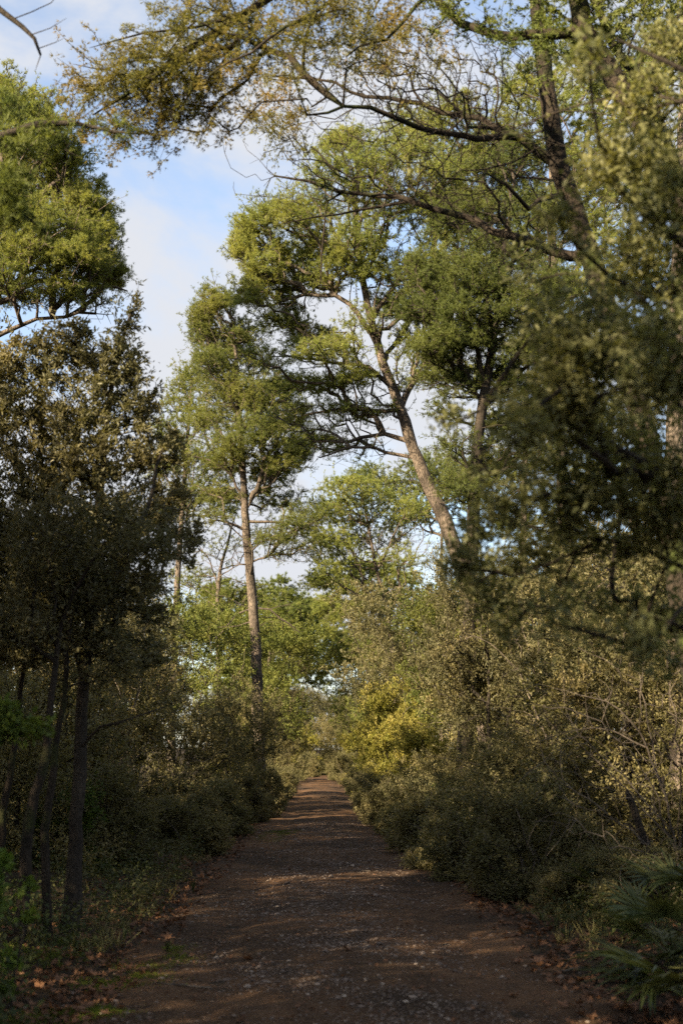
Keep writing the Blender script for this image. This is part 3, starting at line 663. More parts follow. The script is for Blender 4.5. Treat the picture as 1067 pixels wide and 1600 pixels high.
# ------------------------------------------------------------------ near evergreen oak on the right, thrown out of focus
def near_oak():
    Y0 = 5.9
    t = Tree(41); rng = t.rng
    b = np.array([3.05, 6.3, 0.]); b[2] = float(gh(b[0], b[1])) - .1
    t.line([b, (3.0, 6.3, 1.2), (2.85, 6.2, 2.3), (2.6, 6.1, 3.4), (2.4, 6.0, 4.5), (2.3, 6.0, 5.4)], .14, .04, .2, .01)
    t.line([(2.85, 6.2, 2.4), (2.3, 6.0, 2.7), at(960, 700, 6.0), at(880, 600, 6.0), at(830, 525, 6.1)], .05, .012, .15, .01)
    t.line([at(830, 525, 6.1), at(790, 580, 6.2), at(752, 640, 6.3)], .014, .008, .1, .005)
    t.line([(2.9, 6.2, 2.2), (2.4, 6.1, 2.2), at(1000, 860, 6.2), at(900, 860, 6.2), at(800, 900, 6.2)], .02, .005, .15, .02)
    t.line([(2.6, 6.1, 3.4), (2.2, 5.8, 3.7), at(1000, 330, 5.7), at(940, 230, 5.6)], .04, .01, .15, .01)
    t.line([(2.4, 6.0, 4.3), (2.1, 5.8, 4.7), at(960, 60, 5.7)], .03, .01, .15, .01)
    t.line([(3.0, 6.3, 1.8), (2.6, 6.2, 1.9), at(1010, 960, 6.0)], .03, .01, .15, .01)
    def pf(cx, cy_, rx, rz, n, lf=1.0, dy=None):
        dy = rng.uniform(-.9, .9) if dy is None else dy; n = int(n * .8)
        c = at(cx, cy_, Y0 + dy); s = (Y0 + dy) / FPX
        t.puff(c, (rx * s, (rx + rz) * .5 * s, rz * s), n, lf, flat=1, shell=.15, low=-1)
    for p in [(1010, 420, 95, 100, 120), (930, 520, 95, 95, 130), (1030, 560, 90, 95, 120), (850, 500, 50, 60, 34, .6), (870, 620, 95, 80, 120), (980, 690, 100, 90, 130), (820, 680, 50, 50, 34, .6),
              (1040, 780, 70, 80, 90), (900, 760, 100, 75, 130), (800, 780, 60, 50, 46, .7), (750, 820, 50, 36, 30, .7), (850, 860, 90, 50, 70, .8), (970, 840, 80, 60, 60, .7), (720, 870, 36, 36, 26, .8), (770, 920, 34, 50, 32, .9),
              (1040, 960, 60, 50, 46, .7), (950, 930, 60, 40, 36, .55), (790, 975, 22, 30, 14, .7), (880, 930, 50, 30, 22, .5), (1010, 1000, 50, 30, 34, .6), (930, 985, 50, 24, 24, .5), (860, 960, 40, 30, 22, .5), (1050, 1030, 40, 24, 20, .5), (740, 900, 24, 30, 14, .7),
              (1030, 300, 70, 80, 80, .8), (960, 260, 70, 60, 80, .6), (1000, 150, 60, 60, 60, .6), (920, 90, 40, 40, 26, .45), (1050, 60, 60, 60, 60, .6), (880, 340, 60, 60, 40, .4), (1020, 230, 60, 50, 50, .7), (830, 420, 50, 50, 26, .4),
              (700, 650, 40, 40, 14, .5, .5), (740, 720, 40, 40, 14, .4, .3), (640, 260, 30, 30, 4, .15), (800, 180, 60, 60, 8, .15),
              (1180, 400, 110, 110, 120), (1180, 650, 110, 110, 120), (1170, 870, 100, 90, 90), (1190, 180, 110, 100, 90)]:
        pf(*p[:5], *(p[5:]))
    t.grow(.25, .2, .3, .03, .1)
    root = thing('evergreen_oak', b, 'out of focus evergreen oak whose leafy boughs fill the right edge', 'tree')
    P, D, S, K = t.ends()
    finish(t, root, b, M['dark_bark'], M['mossy_bark'], lambda m: leaves(m, P, D, S, K, rng, 22, .045, .021, 1, 1.0, .1, 1.7, .042, True), M['holm_near'], .003, 2.4, .02, .15)
near_oak()

# ------------------------------------------------------------------ dark tree on the left
def left_oak():
    Y0 = 12.3
    t = Tree(51); rng = t.rng
    def w(*pp): return [at(p[0], p[1], Y0 + (p[2] if len(p) > 2 else 0)) for p in pp]
    b = at(110, 1440, Y0); b[2] = float(gh(b[0], b[1])) - .08
    t.line([b] + w((116, 1380), (120, 1280), (126, 1180), (130, 1080), (142, 960), (150, 840), (162, 720), (172, 620), (190, 540), (205, 490)), .082, .012, .15, .006)
    t.fr[:4] *= np.array([1.7, 1.4, 1.2, 1.08])
    t.line(w((131, 1060), (100, 960, .3), (80, 860, .4), (70, 740, .4), (60, 640, .4), (70, 560)), .045, .01, .15, .01)
    t.line(w((141, 970), (190, 880, -.4), (230, 790, -.5), (255, 700, -.5)), .04, .01, .15, .01)
    t.line(w((127, 1170), (160, 1135, -.3), (210, 1120, -.4), (270, 1100, -.4)), .016, .006, .15, .01)
    def pf(cx, cy_, rx, rz, n, lf=1.0, dy=0.0, low=-1, sh=.15):
        c = at(cx, cy_, Y0 + dy); s = (Y0 + dy) / FPX
        t.puff(c, (rx * s, (rx + rz) * .5 * s, rz * s), n, lf, flat=1, shell=sh, low=low)
    for p in [(60, 560, 60, 50, 80), (120, 540, 60, 45, 90), (180, 570, 55, 55, 90), (200, 510, 26, 34, 30, .55), (40, 640, 70, 60, 110), (130, 630, 80, 60, 140), (220, 630, 42, 48, 70), (245, 700, 46, 46, 80),
              (170, 720, 80, 60, 140), (70, 730, 80, 70, 140), (265, 780, 48, 46, 80, .9), (190, 810, 80, 60, 130), (90, 830, 90, 70, 150), (10, 800, 70, 80, 110), (260, 850, 56, 46, 80, .9), (170, 900, 80, 55, 120),
              (60, 930, 90, 60, 140), (230, 940, 66, 46, 80, .8), (130, 990, 80, 50, 100, .9), (30, 1010, 70, 50, 90), (220, 1020, 66, 42, 70, .8), (300, 830, 22, 26, 18, .6), (215, 470, 12, 30, 10, .4),
              (100, 690, 90, 90, 110, 1, .7), (150, 800, 100, 90, 120, 1, .8), (60, 870, 90, 90, 110, 1, .8), (-40, 700, 80, 90, 110), (-50, 880, 80, 90, 110), (0, 580, 50, 50, 60)]:
        pf(*p[:5], *(p[5:]))
    t.grow(.25, .25, .3, .03, .15)
    root = thing('evergreen_oak', b, 'dark evergreen tree with dense olive-brown crown and slim black trunk, left of the path', 'tree')
    P, D, S, K = t.ends()
    finish(t, root, b, M['dark_bark'], M['dark_bark'], lambda m: leaves(m, P, D, S, K, rng, 30, .055, .021, 1, .85, .25, 1.8, .024, True), M['holm'], .003, 2.4, .015, .09)
left_oak()

# ------------------------------------------------------------------ shrubs and understory trees: prototypes
def bush_proto(seed, name, label, cat, leafmat, bark, h, rad, stems, n, per, ln, wd, low=.12, thr=.014, spread=1.0, bare=0, trunk_h=0.0, top=1.0, fine=False):
    t = Tree(seed); rng = t.rng
    for k in range(stems):
        a = rng.uniform(0, 6.28); q = rng.uniform(.25, .8) * rad
        top_p = np.array([math.cos(a) * q, math.sin(a) * q, h * rng.uniform(.55, .9)])
        b = np.array([math.cos(a), math.sin(a), 0]) * rng.uniform(.02, .16) * (1 if stems > 1 else 0)
        mid = np.array([top_p[0] * .35, top_p[1] * .35, top_p[2] * .5])
        t.line([b - np.array([0, 0, .06]), mid, top_p], .012 * h * rng.uniform(.7, 1.1) * top, .007, .2, .02, join=False)
    lumps = []
    z0 = max(low * h, trunk_h)
    for k in range(int(9 + 3 * h)):
        a = rng.uniform(0, 6.28); z = rng.uniform(z0 + (.1 if low > .1 else .0) * h, h * .9)
        f = (z - z0) / (h - z0)
        q = rad * (.35 + .9 * math.sqrt(max(0, f * (1.25 - f)))) * rng.uniform(.35, .95)
        lumps.append((np.array([math.cos(a) * q, math.sin(a) * q, z]), rad * rng.uniform(.28, .45)))
    lumps.append((np.array([0, 0, h * .85]), rad * .4))
    if not trunk_h:
        for k in range(9):
            a = k * .7 + rng.uniform(-.2, .2); q = rad * rng.uniform(.55, .95)
            lumps.append((np.array([math.cos(a) * q, math.sin(a) * q, h * rng.uniform(.06, .2)]), rad * rng.uniform(.25, .38)))
    for c, r in lumps: t.puff(c, (r, r, r * .85), int(n / len(lumps)), rng.uniform(.7, 1.2), flat=1, shell=.2, low=-1)
    if bare: t.cloud(rng.normal(0, 1, (bare, 3)) * np.array([rad * .6, rad * .6, h * .28]) + np.array([0, 0, h * .55]), -1)
    t.grow(.3, .22, .3, .04, .15)
    root = thing(name, (0, 0, 0), label, cat)
    P, D, S, K = t.ends()
    finish(t, root, (0, 0, 0), M[bark], M[bark], lambda m: leaves(m, P, D, S, K, rng, int(per * 1.15), ln, wd, 1, spread * .9, .25, 1.7, .028, fine), M[leafmat], .0028, 2.3, thr, 1, 'foliage', 'stem' if not trunk_h else 'trunk')
    return root

used = {}
def put(key, x, y, label, group=None, sc=1, rz=0, cat=None):
    loc = (x, y, float(gh(x, y)) - .03)
    p = protos[key]
    if key not in used:
        used[key] = 1
        p.location = loc; p.rotation_euler = (0, 0, rz); p.scale = sc if hasattr(sc, '__len__') else (sc, sc, sc)
        tag(p, label, cat, group); return p
    return copy_thing(p, loc, label, group, rz, sc)
protos = dict(
    olive=bush_proto(61, 'shrub', '', 'shrub', 'olive', 'dark_bark', 3.0, 1.35, 6, 2100, 17, .056, .030),
    olive_loose=bush_proto(62, 'shrub', '', 'shrub', 'olive', 'dead_wood', 3.2, 1.4, 7, 1950, 15, .056, .030, bare=260),
    grey=bush_proto(63, 'shrub', '', 'shrub', 'grey', 'dark_bark', 2.6, 1.4, 6, 2100, 17, .054, .027),
    lime=bush_proto(64, 'shrub', '', 'shrub', 'lime', 'dark_bark', 2.8, 1.3, 6, 1800, 17, .06, .036),
    small=bush_proto(65, 'shrub', '', 'shrub', 'grey', 'dead_wood', 1.15, .75, 7, 2000, 20, .042, .019, low=.02, thr=.009),
    fresh=bush_proto(66, 'shrub', '', 'shrub', 'fresh', 'dark_bark', 1.6, .8, 5, 700, 20, .05, .028, thr=.009),
    understory=bush_proto(67, 'understory_tree', '', 'tree', 'holm', 'dark_bark', 5.2, 1.7, 3, 1900, 18, .062, .030, trunk_h=1.3, top=1.05),
    leafy=bush_proto(69, 'understory_tree', '', 'tree', 'green', 'dark_bark', 7.0, 2.3, 2, 2000, 19, .072, .040, trunk_h=1.4, top=1.0),
    woodland=bush_proto(68, 'understory_tree', '', 'tree', 'holm', 'dark_bark', 7.0, 2.3, 2, 2000, 19, .072, .038, trunk_h=2.0, top=1.0),
)

# right of the path
G = None
put('small', 2.55, 15.2, 'low dry bush at the path edge with pale leaves and sunlit litter at its foot', rz=.5, sc=(1.15, 1.1, 1.05))
put('grey', 3.15, 20.5, 'grey-green bush spreading onto the path edge behind the low dry bush', rz=1.2, sc=(.95, .95, .80))
put('olive', 4.5, 17.6, 'broad dull olive shrub behind the tangle of dead branches', rz=2.2, sc=(1.15, 1.15, .95))
put('olive_loose', 4.3, 22.5, 'tall brownish olive shrub under the hanging dark oak boughs', rz=.3, sc=(1.15, 1.15, 1.28))
put('grey', 2.95, 25.5, 'spreading bush with bluish leaves where the path starts to narrow', rz=3.3, sc=(.8, .8, .72))
put('olive', 4.1, 28.5, 'tall shrub with a pale sunlit head below the leaning pine trunk', rz=4.1, sc=(1.2, 1.2, 1.62))
put('lime', 2.75, 31.5, 'yellow-green shrub leaning over the right verge in half shade', rz=.8, sc=(.8, .8, .85))
put('olive_loose', 4.4, 36, 'high rounded shrub with sunlit left face beside the yellow-green one', rz=5.0, sc=(1.2, 1.2, 1.75))
put('lime', 2.45, 39, 'bright yellow-green shrub in sun on the right verge', rz=2.6, sc=(.9, .9, 1.05))
put('lime', 2.9, 46, 'tall sunlit shrub bulging over the right side of the path', rz=1.0, sc=(1.2, 1.2, 1.55))
put('lime', 2.7, 55, 'golden lit shrub on the right where the light stripes cross the path', rz=3.0, sc=(1.05, 1.05, 1.3))
put('lime', 3.0, 66, 'far yellowish shrub on the right before the last bend', rz=5.5, sc=(1.1, 1.1, 1.4))
put('olive', 3.4, 80, 'far olive shrub on the right at the last bend', rz=.2, sc=(1.2, 1.2, 1.6))
put('grey', 4.6, 98, 'dim grey-green shrub where the path disappears', rz=1.8, sc=(1.3, 1.3, 1.6))
put('fresh', 2.75, 28.2, 'fresh green sapling bush between the bluish and yellow-green shrubs', rz=.9, sc=.75)
# left of the path
put('olive', -2.45, 46.5, 'shrub with gold-lit right side hanging over the left verge', rz=2.0, sc=(1.05, 1.05, 1.2))
put('grey', -2.35, 38, 'large grey-green shrub at the foot of the upright pine', rz=.4, sc=(1.05, 1.05, 1.5))
put('lime', -2.75, 41.5, 'low green shrub with yellow edge on the left verge', rz=4.0, sc=(.7, .7, .6))
put('grey', -2.95, 29.5, 'grey-green shrub in shade on the left verge', rz=3.7, sc=(1.0, 1.0, 1.15))
put('olive_loose', -3.7, 23.5, 'thin dark shrub with twigs showing, left verge', rz=1.6, sc=(1.1, 1.1, 1.15))
put('small', -2.55, 24.5, 'knee-high dark bush on the left edge of the path', rz=.6, sc=1.0)
put('small', -3.1, 19.0, 'knee-high shaded bush just behind the slim black trunk', rz=2.6, sc=1.15)
put('fresh', -3.3, 17.8, 'green leafy bush in the gloom right of the slim black trunk', rz=1.1, sc=(.8, .8, .8))
put('olive', -2.6, 52.5, 'shrub half in sun on the left where the light stripes begin', rz=3.4, sc=(1.0, 1.0, 1.3))
put('olive_loose', -2.7, 78, 'far olive shrub on the left near the last bend', rz=5.2, sc=(1.1, 1.1, 1.5))
put('grey', -2.2, 84, 'far grey shrub on the left at the last bend', rz=2.3, sc=(1.2, 1.2, 1.6))
put('lime', -1.0, 104, 'small lit shrub at the very end of the left verge', rz=1.3, sc=(1.3, 1.3, 1.4))
# understory trees along both sides
put('understory', -4.9, 20.5, 'slender shaded tree with leafy crown left of the path behind the black trunk', rz=.3, sc=(.95, .95, .95))
put('understory', -4.7, 27.5, 'dark understory tree filling the left side below the upright pine', rz=2.1, sc=(1.0, 1.0, 1.0))
put('understory', -4.9, 35, 'dim round tree left of the grey-green shrub', rz=4.0, sc=(1.05, 1.05, 1.1))
put('understory', -6.3, 15.5, 'shaded tree with several thin stems at the far left', rz=5.2, sc=(.9, .9, 1.0))
put('understory', 6.0, 25.5, 'leafy tree with dark crown behind the brownish olive shrub', rz=3.1, sc=(1.05, 1.05, 1.2))
put('understory', 6.2, 20, 'shaded leafy tree behind the sunlit pine trunk at the right', rz=1.1, sc=(1, 1, .95))
put('woodland', 6.6, 34, 'broad leafy tree behind the shrub with the pale sunlit head', rz=2.6)
put('leafy', 6.0, 48, 'leafy tree rising behind the tall sunlit shrub on the right', rz=4.6, sc=1.05)
put('woodland', 6.2, 64, 'far leafy tree on the right of the light stripes', rz=5.9, sc=1.1)

put('leafy', 4.7, 43, 'leafy tree above the yellow-green right verge with sun on its left side', rz=.7, sc=1.12)
put('woodland', 4.2, 57, 'olive tree standing over the golden lit shrub on the right', rz=2.9, sc=1.2)
put('leafy', 4.4, 72, 'tall far tree on the right before the last bend', rz=4.4, sc=1.35)
put('woodland', 4.6, 90, 'tall pale tree on the right at the last bend', rz=1.4, sc=1.5)
put('leafy', -4.6, 41, 'shaded leafy tree beside the trunk of the upright pine', rz=5.5, sc=1.0)
put('leafy', -3.9, 49.5, 'leafy tree behind the upright pine with light on its crown', rz=2.2, sc=1.12)
put('leafy', -3.9, 82, 'far leafy tree right of the upright pine trunk', rz=3.6, sc=1.22)
put('woodland', -3.0, 90, 'tall far tree on the left at the last bend', rz=.4, sc=1.4)
put('woodland', -6.0, 31, 'leafy tree behind the dim round tree on the left', rz=1.9, sc=.9)
for i, (x, y) in enumerate([(-6.0, 18), (-7.5, 14.5), (-6.6, 23.5), (-7.2, 28), (-8.2, 20), (-8.6, 16.5), (-7.0, 33), (-7.6, 38)]):
    put('grey' if i % 2 else 'olive', x, y, 'shadowy shrub among the trunks on the left', 'shrubs among the trunks on the left', sc=(1.1, 1.1, .85), rz=i * 1.7)
for i, (x, y) in enumerate([(6.4, 15), (7.4, 19), (7.0, 23), (7.6, 29), (7.4, 38)]):
    put('olive' if i % 2 else 'grey', x, y, 'shadowy shrub behind the right-hand bushes', 'shrubs behind the right-hand bushes', sc=(1.2, 1.2, 1.1), rz=i * 2.3)
for i, (x, y) in enumerate([(2.45, 17.2), (2.25, 19.0), (2.5, 22.3), (2.3, 24.0), (2.2, 27.2), (2.3, 30.0), (2.2, 34.2), (2.15, 37), (2.2, 42), (2.2, 49), (2.2, 53), (2.3, 60), (2.3, 72)]):
    put('small', x - .28, y, 'low bush in the row lining the right verge', 'low bushes lining the right verge', sc=(1.0 + .15 * (i % 3), 1.0 + .1 * (i % 2), .75 + .2 * (i % 3)), rz=i * 1.9)
for i, (x, y) in enumerate([(-2.45, 21.8), (-2.3, 27.0), (-2.1, 31.5), (-2.1, 34.2), (-2.0, 38.5), (-1.95, 43), (-1.9, 49), (-1.9, 56)]):
    put('small', x + .28, y, 'low bush in the row lining the left verge', 'low bushes lining the left verge', sc=(1.0 + .15 * (i % 3), 1.0 + .1 * (i % 2), .75 + .2 * (i % 3)), rz=i * 2.3)
for i in range(12):
    put('lime' if i % 3 == 0 else 'olive', -7 + i * 1.7, 109 + (i * 5) % 9, 'shrub closing the far end of the path', 'shrubs closing the far end of the path', sc=(1.5, 1.5, 1.3 + .3 * (i % 3)), rz=i * 1.3)
put('leafy', -2.9, 76, 'bushy green tree overhanging the far left of the path', rz=2.7, sc=1.5)
put('woodland', 3.1, 54, 'olive tree leaning its crown over the right side of the far path', rz=3.9, sc=1.28)
put('leafy', 3.0, 84, 'green tree arching over the last bend from the right', rz=.6, sc=1.5)
put('understory', 5.0, 14.6, 'dark leafy tree right behind the tangle of pale branches', rz=2.4, sc=(1, 1, .9))
put('understory', 4.6, 19.5, 'leafy tree under the lowest oak boughs behind the broad olive shrub', rz=4.4, sc=(1, 1, .95))
put('understory', 3.55, 26.8, 'leafy tree hiding the foot of the leaning pine above the bluish bush', rz=5.1, sc=(.9, .9, 1.12))
put('leafy', 5.2, 30.5, 'leafy tree between the trunk of the leaning pine and the right-hand shrubs', rz=1.3, sc=(.9, .9, .9))
# unseen trees added beside and behind the camera, blocking sky above the path
for i, (x, y) in enumerate([(-4.3, 1.6), (4.9, 1.6), (4.2, -5.6)]):
    put('woodland', x, y, 'unseen leafy tree added to shade the start of the path', 'unseen trees added to shade the start of the path', sc=(1.2, 1.2, 1.0), rz=i * 1.1)
put('olive', 4.75, 15.3, 'dull olive shrub hiding the foot of the sunlit pine trunk', rz=.9, sc=(1.0, 1.0, .85))
put('small', 3.3, 12.6, 'dark little bush between the fan palms under the pale branches', rz=.4, sc=(.9, .9, .6))
put('small', 2.75, 16.6, 'low bush directly behind the low dry one at the path edge', rz=2.4, sc=(1.0, 1.0, 1.15))
put('small', 2.85, 13.9, 'small leafy bush in front of the low dry one beside the dark fan palm', rz=3.9, sc=(.7, .7, .55))
for i, (x, y) in enumerate([(-4.0, 17.4), (-4.2, 20.6), (-5.2, 22.6), (-4.3, 25.2), (-5.3, 18.6)]):
    put('olive' if i % 2 else 'grey', x, y, 'dark shrub in the thicket behind the slim black trunk', 'shrubs behind the slim black trunk', sc=(1.0, 1.0, 1.0 + .08 * i), rz=i * 2.9)
for i, (x, y) in enumerate([(1.75, 84), (1.85, 92), (2.2, 101), (-.75, 97), (-.35, 103)]):
    put('small', x, y, 'bush crowding the path where it narrows at its end', 'bushes where the path narrows', sc=(1.5, 1.5, 1.5), rz=i * 1.9)
# taller shade trees over the left side
for i, (x, y) in enumerate([(-6.6, 13.2), (-6.8, 17.5), (-7.2, 22)]):
    put('woodland', x, y, 'tall leafy tree shading the left side behind the dark evergreen tree', 'shade trees behind the dark evergreen tree', sc=(1.0, 1.0, 1.35), rz=i * 2.1)
# the wood on both sides, further back: nothing tells these apart
rng = np.random.default_rng(5)
for i in range(26):
    y = 16 + i * 3.4 + rng.uniform(-1, 1)
    if y > 38: continue
    put('woodland', -9.0 - rng.uniform(0, 4.5) - y * .03, y, 'dark leafy tree deep in the wood on the left', 'trees deep in the left wood', sc=rng.uniform(.8, 1.1), rz=rng.uniform(0, 6.28))
for i in range(22):
    y = 18 + i * 4.2 + rng.uniform(-1, 1)
    put('woodland', 9.5 + rng.uniform(0, 4) + y * .03, y, 'dark leafy tree deep in the wood on the right', 'trees deep in the right wood', sc=rng.uniform(.85, 1.2), rz=rng.uniform(0, 6.28))
for i in range(22):
    put('woodland', -12 + (i * 7.3) % 26, 128 + i * 1.9, 'hazy leafy tree beyond the end of the path', 'trees beyond the end of the path', sc=rng.uniform(1.0, 1.4), rz=rng.uniform(0, 6.28))
# the row on the sunny side of the near path that keeps it in shade
for (x, y, s) in [(-5.2, 3.2, (1, 1, 1.2)), (-6.2, 7.5, 1.05), (-7.0, 11.2, (1.05, 1.05, 1.35)), (-5.6, -1.5, 1.1), (-8.2, 4.8, 1.15), (-9.5, 9.0, 1.1), (-9.8, 0.0, 1.1), (-8.8, 13.5, 1.0), (-6.5, -6, 1.1), (-12, 5, 1.2), (-12, 12, 1.2), (-13, -3, 1.2), (-4.2, -4.5, 1.0), (-9, -6.5, 1.2), (-3.6, -9, 1.1), (-7.5, -11, 1.2), (-12, -10, 1.25), (-5.5, -16, 1.2), (-10, -17, 1.3)]:
    put('woodland', x, y, 'dark leafy tree lining the near left side of the path', 'trees lining the near left side', sc=s, rz=x * 7 + y)

# ------------------------------------------------------------------ many-stemmed thicket at the far left
def thicket():
    Y0 = 11
    for k, (pts, r, lab) in enumerate([
        ([(35, 1405), (48, 1280), (70, 1180), (80, 1090), (95, 980)], .055, 'mossy slanting stem at the far left, left of the slim black trunk'),
        ([(78, 1400), (72, 1300), (84, 1200), (98, 1100), (110, 960)], .045, 'straight dark stem next to the mossy slanting one'),
        ([(-10, 1420), (10, 1250), (28, 1130), (40, 1000)], .04, 'thin dark stem cut by the left edge of the view')]):
        t = Tree(70 + k); rng = t.rng; Y = Y0 + k * .8
        b = at(pts[0][0], pts[0][1], Y); b[2] = float(gh(b[0], b[1])) - .06
        t.line([b] + [at(p[0], p[1], Y) for p in pts[1:]], r, .02, .15, .01)
        e = t.P[t.n - 1]
        for j in range(7): t.puff(e + rng.normal(0, .35, 3) + np.array([0, 0, .4]), (.4, .4, .35), 60, 1, flat=1, shell=.2, low=-1)
        t.grow(.25, .2, .3, .03, .15)
        root = thing('evergreen_oak', b, lab, 'tree')
        P, D, S, K = t.ends()
        finish(t, root, b, M['mossy_bark'], M['dark_bark'], lambda m: leaves(m, P, D, S, K, rng, 26, .05, .022, 1, .9, .2, 1.3, .05, True), M['holm'], .0025, 2.4, .015, .06)
thicket()

# near pine off to the left whose boughs reach into the upper left corner
def corner_pine():
    t = Tree(75); rng = t.rng; Y = 9
    def w(*pp): return [at(p[0], p[1], Y + (p[2] if len(p) > 2 else 0)) for p in pp]
    b = np.array([-5.0, 9.0, 0.]); b[2] = float(gh(b[0], b[1])) - .1
    t.line([b, (-4.95, 9, 2), (-4.85, 9, 4), (-4.8, 9, 6), (-4.7, 9, 8.2)], .16, .07, .25, .01)
    t.line([(-4.83, 9, 5.2), (-3.6, 9, 5.6)] + w((-60, 235), (30, 205), (60, 195), (120, 195), (180, 205), (230, 210)), .05, .006, .15, .01)
    t.line([(-4.8, 9, 6.2), (-3.6, 9, 6.5)] + w((-60, -20), (0, 15), (35, 40), (55, 62), (64, 85), (55, 112)), .04, .004, .15, .006)
    t.line(w((20, 30), (50, 20), (80, 5), (100, -20)), .006, .003, .1, .004)
    t.line(w((48, 55), (80, 45), (105, 28)), .005, .0025, .1, .004)
    t.line(w((60, 76), (85, 68), (100, 60)), .004, .0025, .1, .004)
    t.line([(-4.83, 9, 4.9), (-3.4, 9, 4.9)] + w((-50, 330), (10, 315), (50, 345), (72, 362)), .03, .005, .15, .01)
    def pf(cx, cy_, rx, rz, n, lf): 
        s = Y / FPX; t.puff(at(cx, cy_, Y), (rx * s, rx * s, rz * s), n, lf, flat=1, shell=.1, low=-1)
    for p in [(30, 225, 50, 22, 26, .8), (20, 290, 40, 40, 40, .9), (10, 330, 40, 25, 30, .9), (100, 205, 45, 12, 14, .5), (190, 210, 40, 10, 10, .4), (5, 170, 30, 30, 20, .6), (-60, 260, 60, 60, 60, 1), (70, 360, 16, 12, 6, .6)]: pf(*p)
    t.cloud(rng.normal(0, 1, (40, 3)) * np.array([.25, .3, .12]) + at(120, 190, Y), -1)
    for c in [(-4.8, 9, 8.4), (-5.4, 9.6, 7.6), (-4.2, 8.6, 7.8), (-5.6, 8.2, 8.0), (-4.4, 10, 8.2)]: t.puff(c, (1, 1, .7), 70, 1)
    t.grow(.25, .2, .25, .03, .05)
    root = thing('pine_tree', b, 'near pine off the left side with a thin bare bough in the top left corner', 'tree')
    P, D, S, K = t.ends()
    finish(t, root, b, M['dark_bark'], M['dark_bark'], lambda m: needles(m, P, D, S, K, rng, 7, 14, .075, .006, 1), M['pine_dark'], .002, 2.4, .018, .16)
corner_pine()

# ------------------------------------------------------------------ dead tangle on the right, with its leaning stump
def dead_tangle():
    t = Tree(81); rng = t.rng; Y = 13
    def w(*pp): return [at(p[0], p[1], Y + (p[2] if len(p) > 2 else 0)) for p in pp]
    b = at(1065, 1395, Y); b[2] = float(gh(b[0], b[1])) - .06
    t.line([b] + w((1055, 1330), (1040, 1250), (1010, 1170), (985, 1125), (945, 1095), (900, 1085)), .014, .005, .12, .01)
    for l in [((1050, 1310), (1000, 1200, -.3), (940, 1130, -.4), (880, 1110, -.5), (820, 1100, -.5)), ((1055, 1330), (985, 1240, .3), (920, 1180, .5), (850, 1120, .6)),
              ((1040, 1250), (1010, 1130, .2), (1000, 1060, .3), (1020, 1000, .4)), ((1055, 1330), (1062, 1200, -.3), (1050, 1100, -.4), (1040, 1020, -.5)),
              ((1060, 1360), (960, 1280, -.4), (890, 1230, -.6), (850, 1190, -.7)), ((1010, 1170), (950, 1140, .3), (900, 1140, .4), (840, 1160, .5)), ((1060, 1370), (1000, 1330, -.5), (940, 1310, -.8), (900, 1280, -.9)),
              ((1062, 1330), (1090, 1200), (1100, 1100), (1080, 1030)), ((1050, 1300), (960, 1200, .6), (905, 1150, .8), (860, 1080, .9))]:
        t.line(w(*l), .008, .003, .12, .015)
    P0 = t.P[:t.n].copy()
    i = rng.integers(0, len(P0), 700)
    t.cloud(P0[i] + rng.normal(0, .24, (700, 3)), -1)
    t.grow(.2, .15, .3, .05, .05)
    thick, thin = t.wood(.0022, 2.6, 0, .03)
    o = thick.build('dead_bush', M['dead_wood'], None, b); o.location = b
    tag(o, 'tangle of pale leafless branches arching over the right verge', 'bush')
    t = Tree(82); Y = 13.4
    b = at(1030, 1385, Y); b[2] = float(gh(b[0], b[1])) - .08
    t.line([b] + w((1018, 1345), (1004, 1305), (990, 1265), (978, 1235)), .05, .035, .1, .006)
    t.line(w((1004, 1305), (985, 1290), (970, 1285)), .015, .006, .1, .004)
    thick, thin = t.wood(.004, 2.4, .001, .06)
    o = thick.build('tree_stump', M['dark_bark'], None, b); o.location = b
    tag(o, 'black leaning stump under the tangle of pale branches', 'stump')
dead_tangle()

# ------------------------------------------------------------------ dwarf fan palms
def frond(parent, base, azim, rise, stalk, blade, n, rng, mat):
    mb = MB()
    out = np.array([math.cos(azim), math.sin(azim), 0.]); upv = np.array([0, 0, 1.])
    tip = base + out * stalk * math.cos(rise) + upv * stalk * math.sin(rise)
    mid = (base + tip) / 2 + upv * stalk * .08
    P, _ = smooth_line([base, mid, tip], .08)
    tube(mb, P, np.linspace(.007, .004, len(P)), 4, rng, 0, 0)
    ax = unit(tip - mid); side = unit(np.cross(ax, upv)); nrm = unit(np.cross(side, ax))
    for k in range(n):
        a = (k / (n - 1) - .5) * R(205) + rng.normal(0, .03)
        d = ax * math.cos(a) + side * math.sin(a) + nrm * (.12 * math.cos(a * 1.3) + rng.normal(0, .04))
        d /= np.linalg.norm(d)
        ln = blade * (.72 + .28 * math.cos(a)) * rng.uniform(.9, 1.08)
        w = unit(np.cross(d, nrm)) * .0145 * blade / .45
        drop = -upv * ln
        pts = [tip + d * ln * f + drop * (f ** 2.2) * rng.uniform(.14, .30) for f in (0, .3, .65, 1)]
        ws = [.5, 1.25, .85, .04]; v = []
        for q, s in zip(pts, ws): v += [q - w * s + nrm * .006 * s, q - nrm * .004 * s, q + w * s + nrm * .006 * s]
        f = []
        for j in range(3):
            i = j * 3; f += [(i, i + 1, i + 4, i + 3), (i + 1, i + 2, i + 5, i + 4)]
        mb.add(v, f, 0, np.clip(rng.normal(.4, .2), 0, 1))
    return mb.build('frond', mat, parent)
